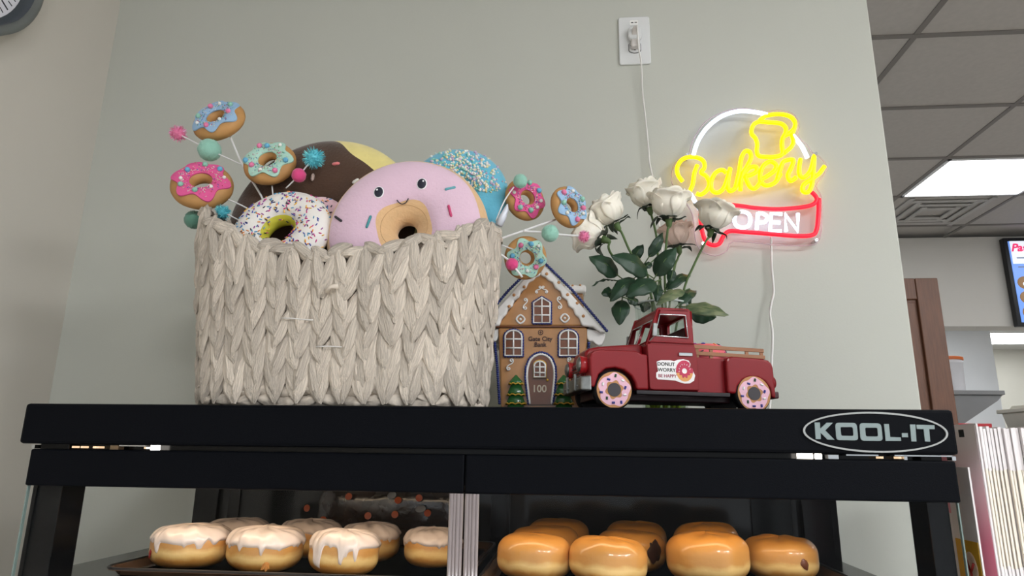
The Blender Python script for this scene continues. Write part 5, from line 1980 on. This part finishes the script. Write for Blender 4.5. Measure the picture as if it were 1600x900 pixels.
leaf(r2, (262, 590), (104, 488), 1.10, 1.08, 118)
leaf(r1, (425, 585), (222, 482), 1.10, 1.07, 130)
leaf(r4, (465, 595), (576, 438), 1.11, 1.10, 112, face=(-.3, -1, .1))
leaf(r3, (345, 505), (398, 422), 1.17, 1.17, 62)
leaf(r3, (428, 492), (505, 358), 1.15, 1.15, 62, face=(.5, -1, .2))
leaf(r1, (252, 618), (120, 648), 1.12, 1.10, 40, face=(0, -.3, 1))
leaf(r1, (350, 605), (218, 732), 1.09, 1.07, 96)
leaf(r2, (260, 690), (172, 690), 1.12, 1.10, 84)
leaf(r4, (468, 622), (304, 706), 1.08, 1.06, 112)
leaf(r2, (284, 722), (270, 860), 1.10, 1.08, 98, face=(-.2, -1, 0))
leaf(r5, (520, 668), (655, 588), 1.16, 1.20, 70, face=(0, -1, .6))
leaf(r4, (622, 672), (468, 752), 1.12, 1.10, 74, m_leafv, face=(0, -1, .7))
leaf(r6, (590, 748), (686, 672), 1.15, 1.19, 66, face=(0, -1, .5))
leaf(r6, (625, 760), (862, 805), 1.14, 1.12, 92, m_leafv, face=(0, -1, .5), sag=.1)
leaf(r6, (650, 790), (795, 815), 1.17, 1.16, 92, face=(0, -1, .2), sag=-.05)
leaf(r3, (310, 715), (382, 748), 1.16, 1.17, 56)
leaf(r4, (480, 640), (470, 735), 1.12, 1.10, 54)
leaf(r4, (560, 560), (540, 640), 1.14, 1.14, 50)
leaf(r3, (440, 520), (400, 560), 1.16, 1.15, 44)
leaf(r5, (420, 730), (395, 790), 1.17, 1.16, 60)
leaf(r6, (600, 690), (660, 745), 1.18, 1.18, 60)

# ------------------------------------------------------------------ neon sign
YN = YW-.024                                    # plane of the tubes
nq = W(1175, 290, YN)


def neon_mat(name, core, strength):
    return mm(name, core, .4, emit=core, strength=strength)


m_ny = neon_mat('neon_yellow', (255, 214, 0), 2.1)
m_nw = neon_mat('neon_white', (214, 228, 255), 2.2)
m_nr = neon_mat('neon_red', (255, 24, 44), 1.5)
sign = thing('neon_sign', 'neon sign reading Bakery OPEN with yellow bread slice on the wall', 'neon sign', (nq.x, YN, nq.z))


def nz(x, y, Y=YN):
    q_ = W(1040+x/3.463, 150+y/3.463, Y)
    return Vector((q_.x-nq.x, Y-YN, q_.z-nq.z))


def nline(name, pts, m_, closed=False, y=0.0, r=.0046, smooth=True):
    P_ = [nz(*p_)+Vector((0, y, 0)) for p_ in pts]
    if smooth:
        P_ = spline(P_, 5, closed)
    MB().tube(P_, r, 9, True, closed=closed).build(name, m_, sign, smooth=True)


nline('white_arc', [(150, 325), (160, 285), (182, 230), (230, 165), (300, 112), (370, 87), (430, 82), (500, 90), (550, 101)], m_nw)
nline('white_arc', [(688, 212), (735, 270), (767, 335)], m_nw)
nline('white_arc', [(135, 530), (158, 570), (182, 612)], m_nw)
nline('bread_slice', [(465, 185), (476, 155), (505, 140), (560, 143), (620, 149), (648, 170), (650, 198), (634, 228), (629, 265), (632, 312), (600, 328), (550, 330), (506, 325), (493, 300), (495, 262), (486, 230), (467, 207)], m_ny, True)
nline('bread_back', [(508, 132), (540, 109), (590, 99), (640, 101), (680, 116), (701, 147), (694, 182), (684, 212), (692, 245), (680, 275), (640, 310)], m_ny)
nline('bread_edge', [(638, 218), (664, 206), (692, 180)], m_ny)
nline('letter_b', [(92, 462), (68, 428), (62, 388), (86, 347), (130, 330), (178, 336), (206, 356), (210, 388), (192, 414), (222, 436), (236, 475), (221, 512), (190, 534), (166, 526)], m_ny)
nline('letter_b', [(172, 374), (155, 420), (146, 480), (124, 528)], m_ny)
nline('letter_a', [(328, 415), (302, 400), (266, 420), (246, 465), (251, 510), (281, 523), (310, 504), (330, 460), (350, 390), (340, 440), (336, 490), (350, 515), (378, 498)], m_ny)
nline('letter_k', [(378, 498), (398, 410), (410, 335), (430, 300), (455, 304), (462, 335), (442, 378), (412, 432), (404, 512)], m_ny)
nline('letter_k', [(410, 440), (448, 392), (488, 384), (490, 410), (455, 430), (432, 436), (456, 490), (484, 500), (512, 470)], m_ny)
nline('letter_e', [(512, 455), (552, 432), (590, 402), (596, 372), (566, 355), (531, 375), (512, 420), (516, 465), (546, 485), (592, 468), (622, 420)], m_ny)
nline('letter_r', [(604, 448), (622, 390), (634, 360), (655, 348), (690, 346), (683, 380), (662, 428), (676, 460), (706, 440)], m_ny)
nline('letter_y', [(730, 340), (722, 390), (726, 430), (750, 440), (784, 402), (803, 324), (800, 400), (791, 480), (771, 520), (742, 514), (746, 482), (790, 450), (830, 420), (860, 380)], m_ny)
nline('red_banner', [(190, 622), (235, 592), (300, 586), (385, 592), (480, 605), (600, 612), (720, 604), (790, 590), (816, 568), (813, 545), (790, 520)], m_nr)
nline('red_banner', [(829, 555), (826, 650), (815, 728), (788, 754), (700, 757), (560, 746), (430, 736), (346, 731), (312, 760), (292, 798), (260, 808), (222, 792), (202, 750), (192, 690), (188, 640)], m_nr)
nline('letter_o', [(372, 668), (384, 636), (415, 626), (448, 638), (459, 672), (446, 704), (412, 712), (382, 700)], m_nw, True, r=.0042)
nline('letter_p', [(492, 722), (500, 632)], m_nw, False, r=.0042, smooth=False)
nline('letter_p', [(500, 634), (530, 638), (550, 656), (536, 682), (500, 686)], m_nw, r=.0042)
nline('letter_e', [(630, 640), (572, 636), (566, 728), (626, 732)], m_nw, r=.0042, smooth=False)
nline('letter_e', [(570, 682), (620, 686)], m_nw, r=.0042, smooth=False)
nline('letter_n', [(652, 732), (646, 638), (716, 732), (716, 636)], m_nw, r=.0042, smooth=False)
# clear acrylic backing, a wide plate that follows the tubes, with stand-off screws and cable
outl = [(35, 450), (45, 375), (85, 328), (128, 308), (150, 235), (215, 135), (320, 75), (430, 56), (540, 76), (610, 68), (690, 84), (728, 140), (722, 205), (770, 255), (800, 298), (840, 320), (882, 375), (858, 425), (822, 480), (850, 540), (852, 690), (835, 775), (780, 802), (600, 800), (375, 780), (335, 832), (270, 858), (200, 832), (166, 775), (150, 640), (105, 560), (58, 500)]
op = [nz(x, y) for x, y in outl]
op = spline(op, 3, True)
m_acr = clear_pane('clear_acrylic', (.975, .972, .975), .006, .15)
plate('acrylic_back', [[(p_.x, p_.z) for p_ in op]], .004, m_acr, sign, loc=(0, .0065, 0))
MB().tube([p_+Vector((0, .0085, 0)) for p_ in op], .0016, 6, closed=True).build('acrylic_edge', mm('acrylic_edge', (226, 206, 212), .2, trans=.3, alpha=.55), sign, smooth=True)
for x, y in ((120, 318), (812, 312), (205, 800), (815, 780)):
    p_ = nz(x, y)
    MB().lathe([(.004, -.002), (.004, .022), (.002, .023)], 12, M=Matrix.Translation(p_) @ Matrix.Rotation(-PI/2, 4, 'X')).build('standoff', m_chrome, sign, angle=40)
cab = [nz(570, 765)]
for x, y, dy in ((1205, 385, .012), (1206, 420, .012), (1209, 455, .012), (1206, 470, .008), (1203, 490, .008), (1207, 520, .0), (1206, 560, -.01), (1204, 620, -.03), (1200, 655, -.05)):
    q_ = W(x, y, YN+dy)
    cab.append(q_-Vector((nq.x, YN, nq.z)))
MB().tube(spline(cab, 5), .0026, 8).build('cable', m_cord, sign, smooth=True)
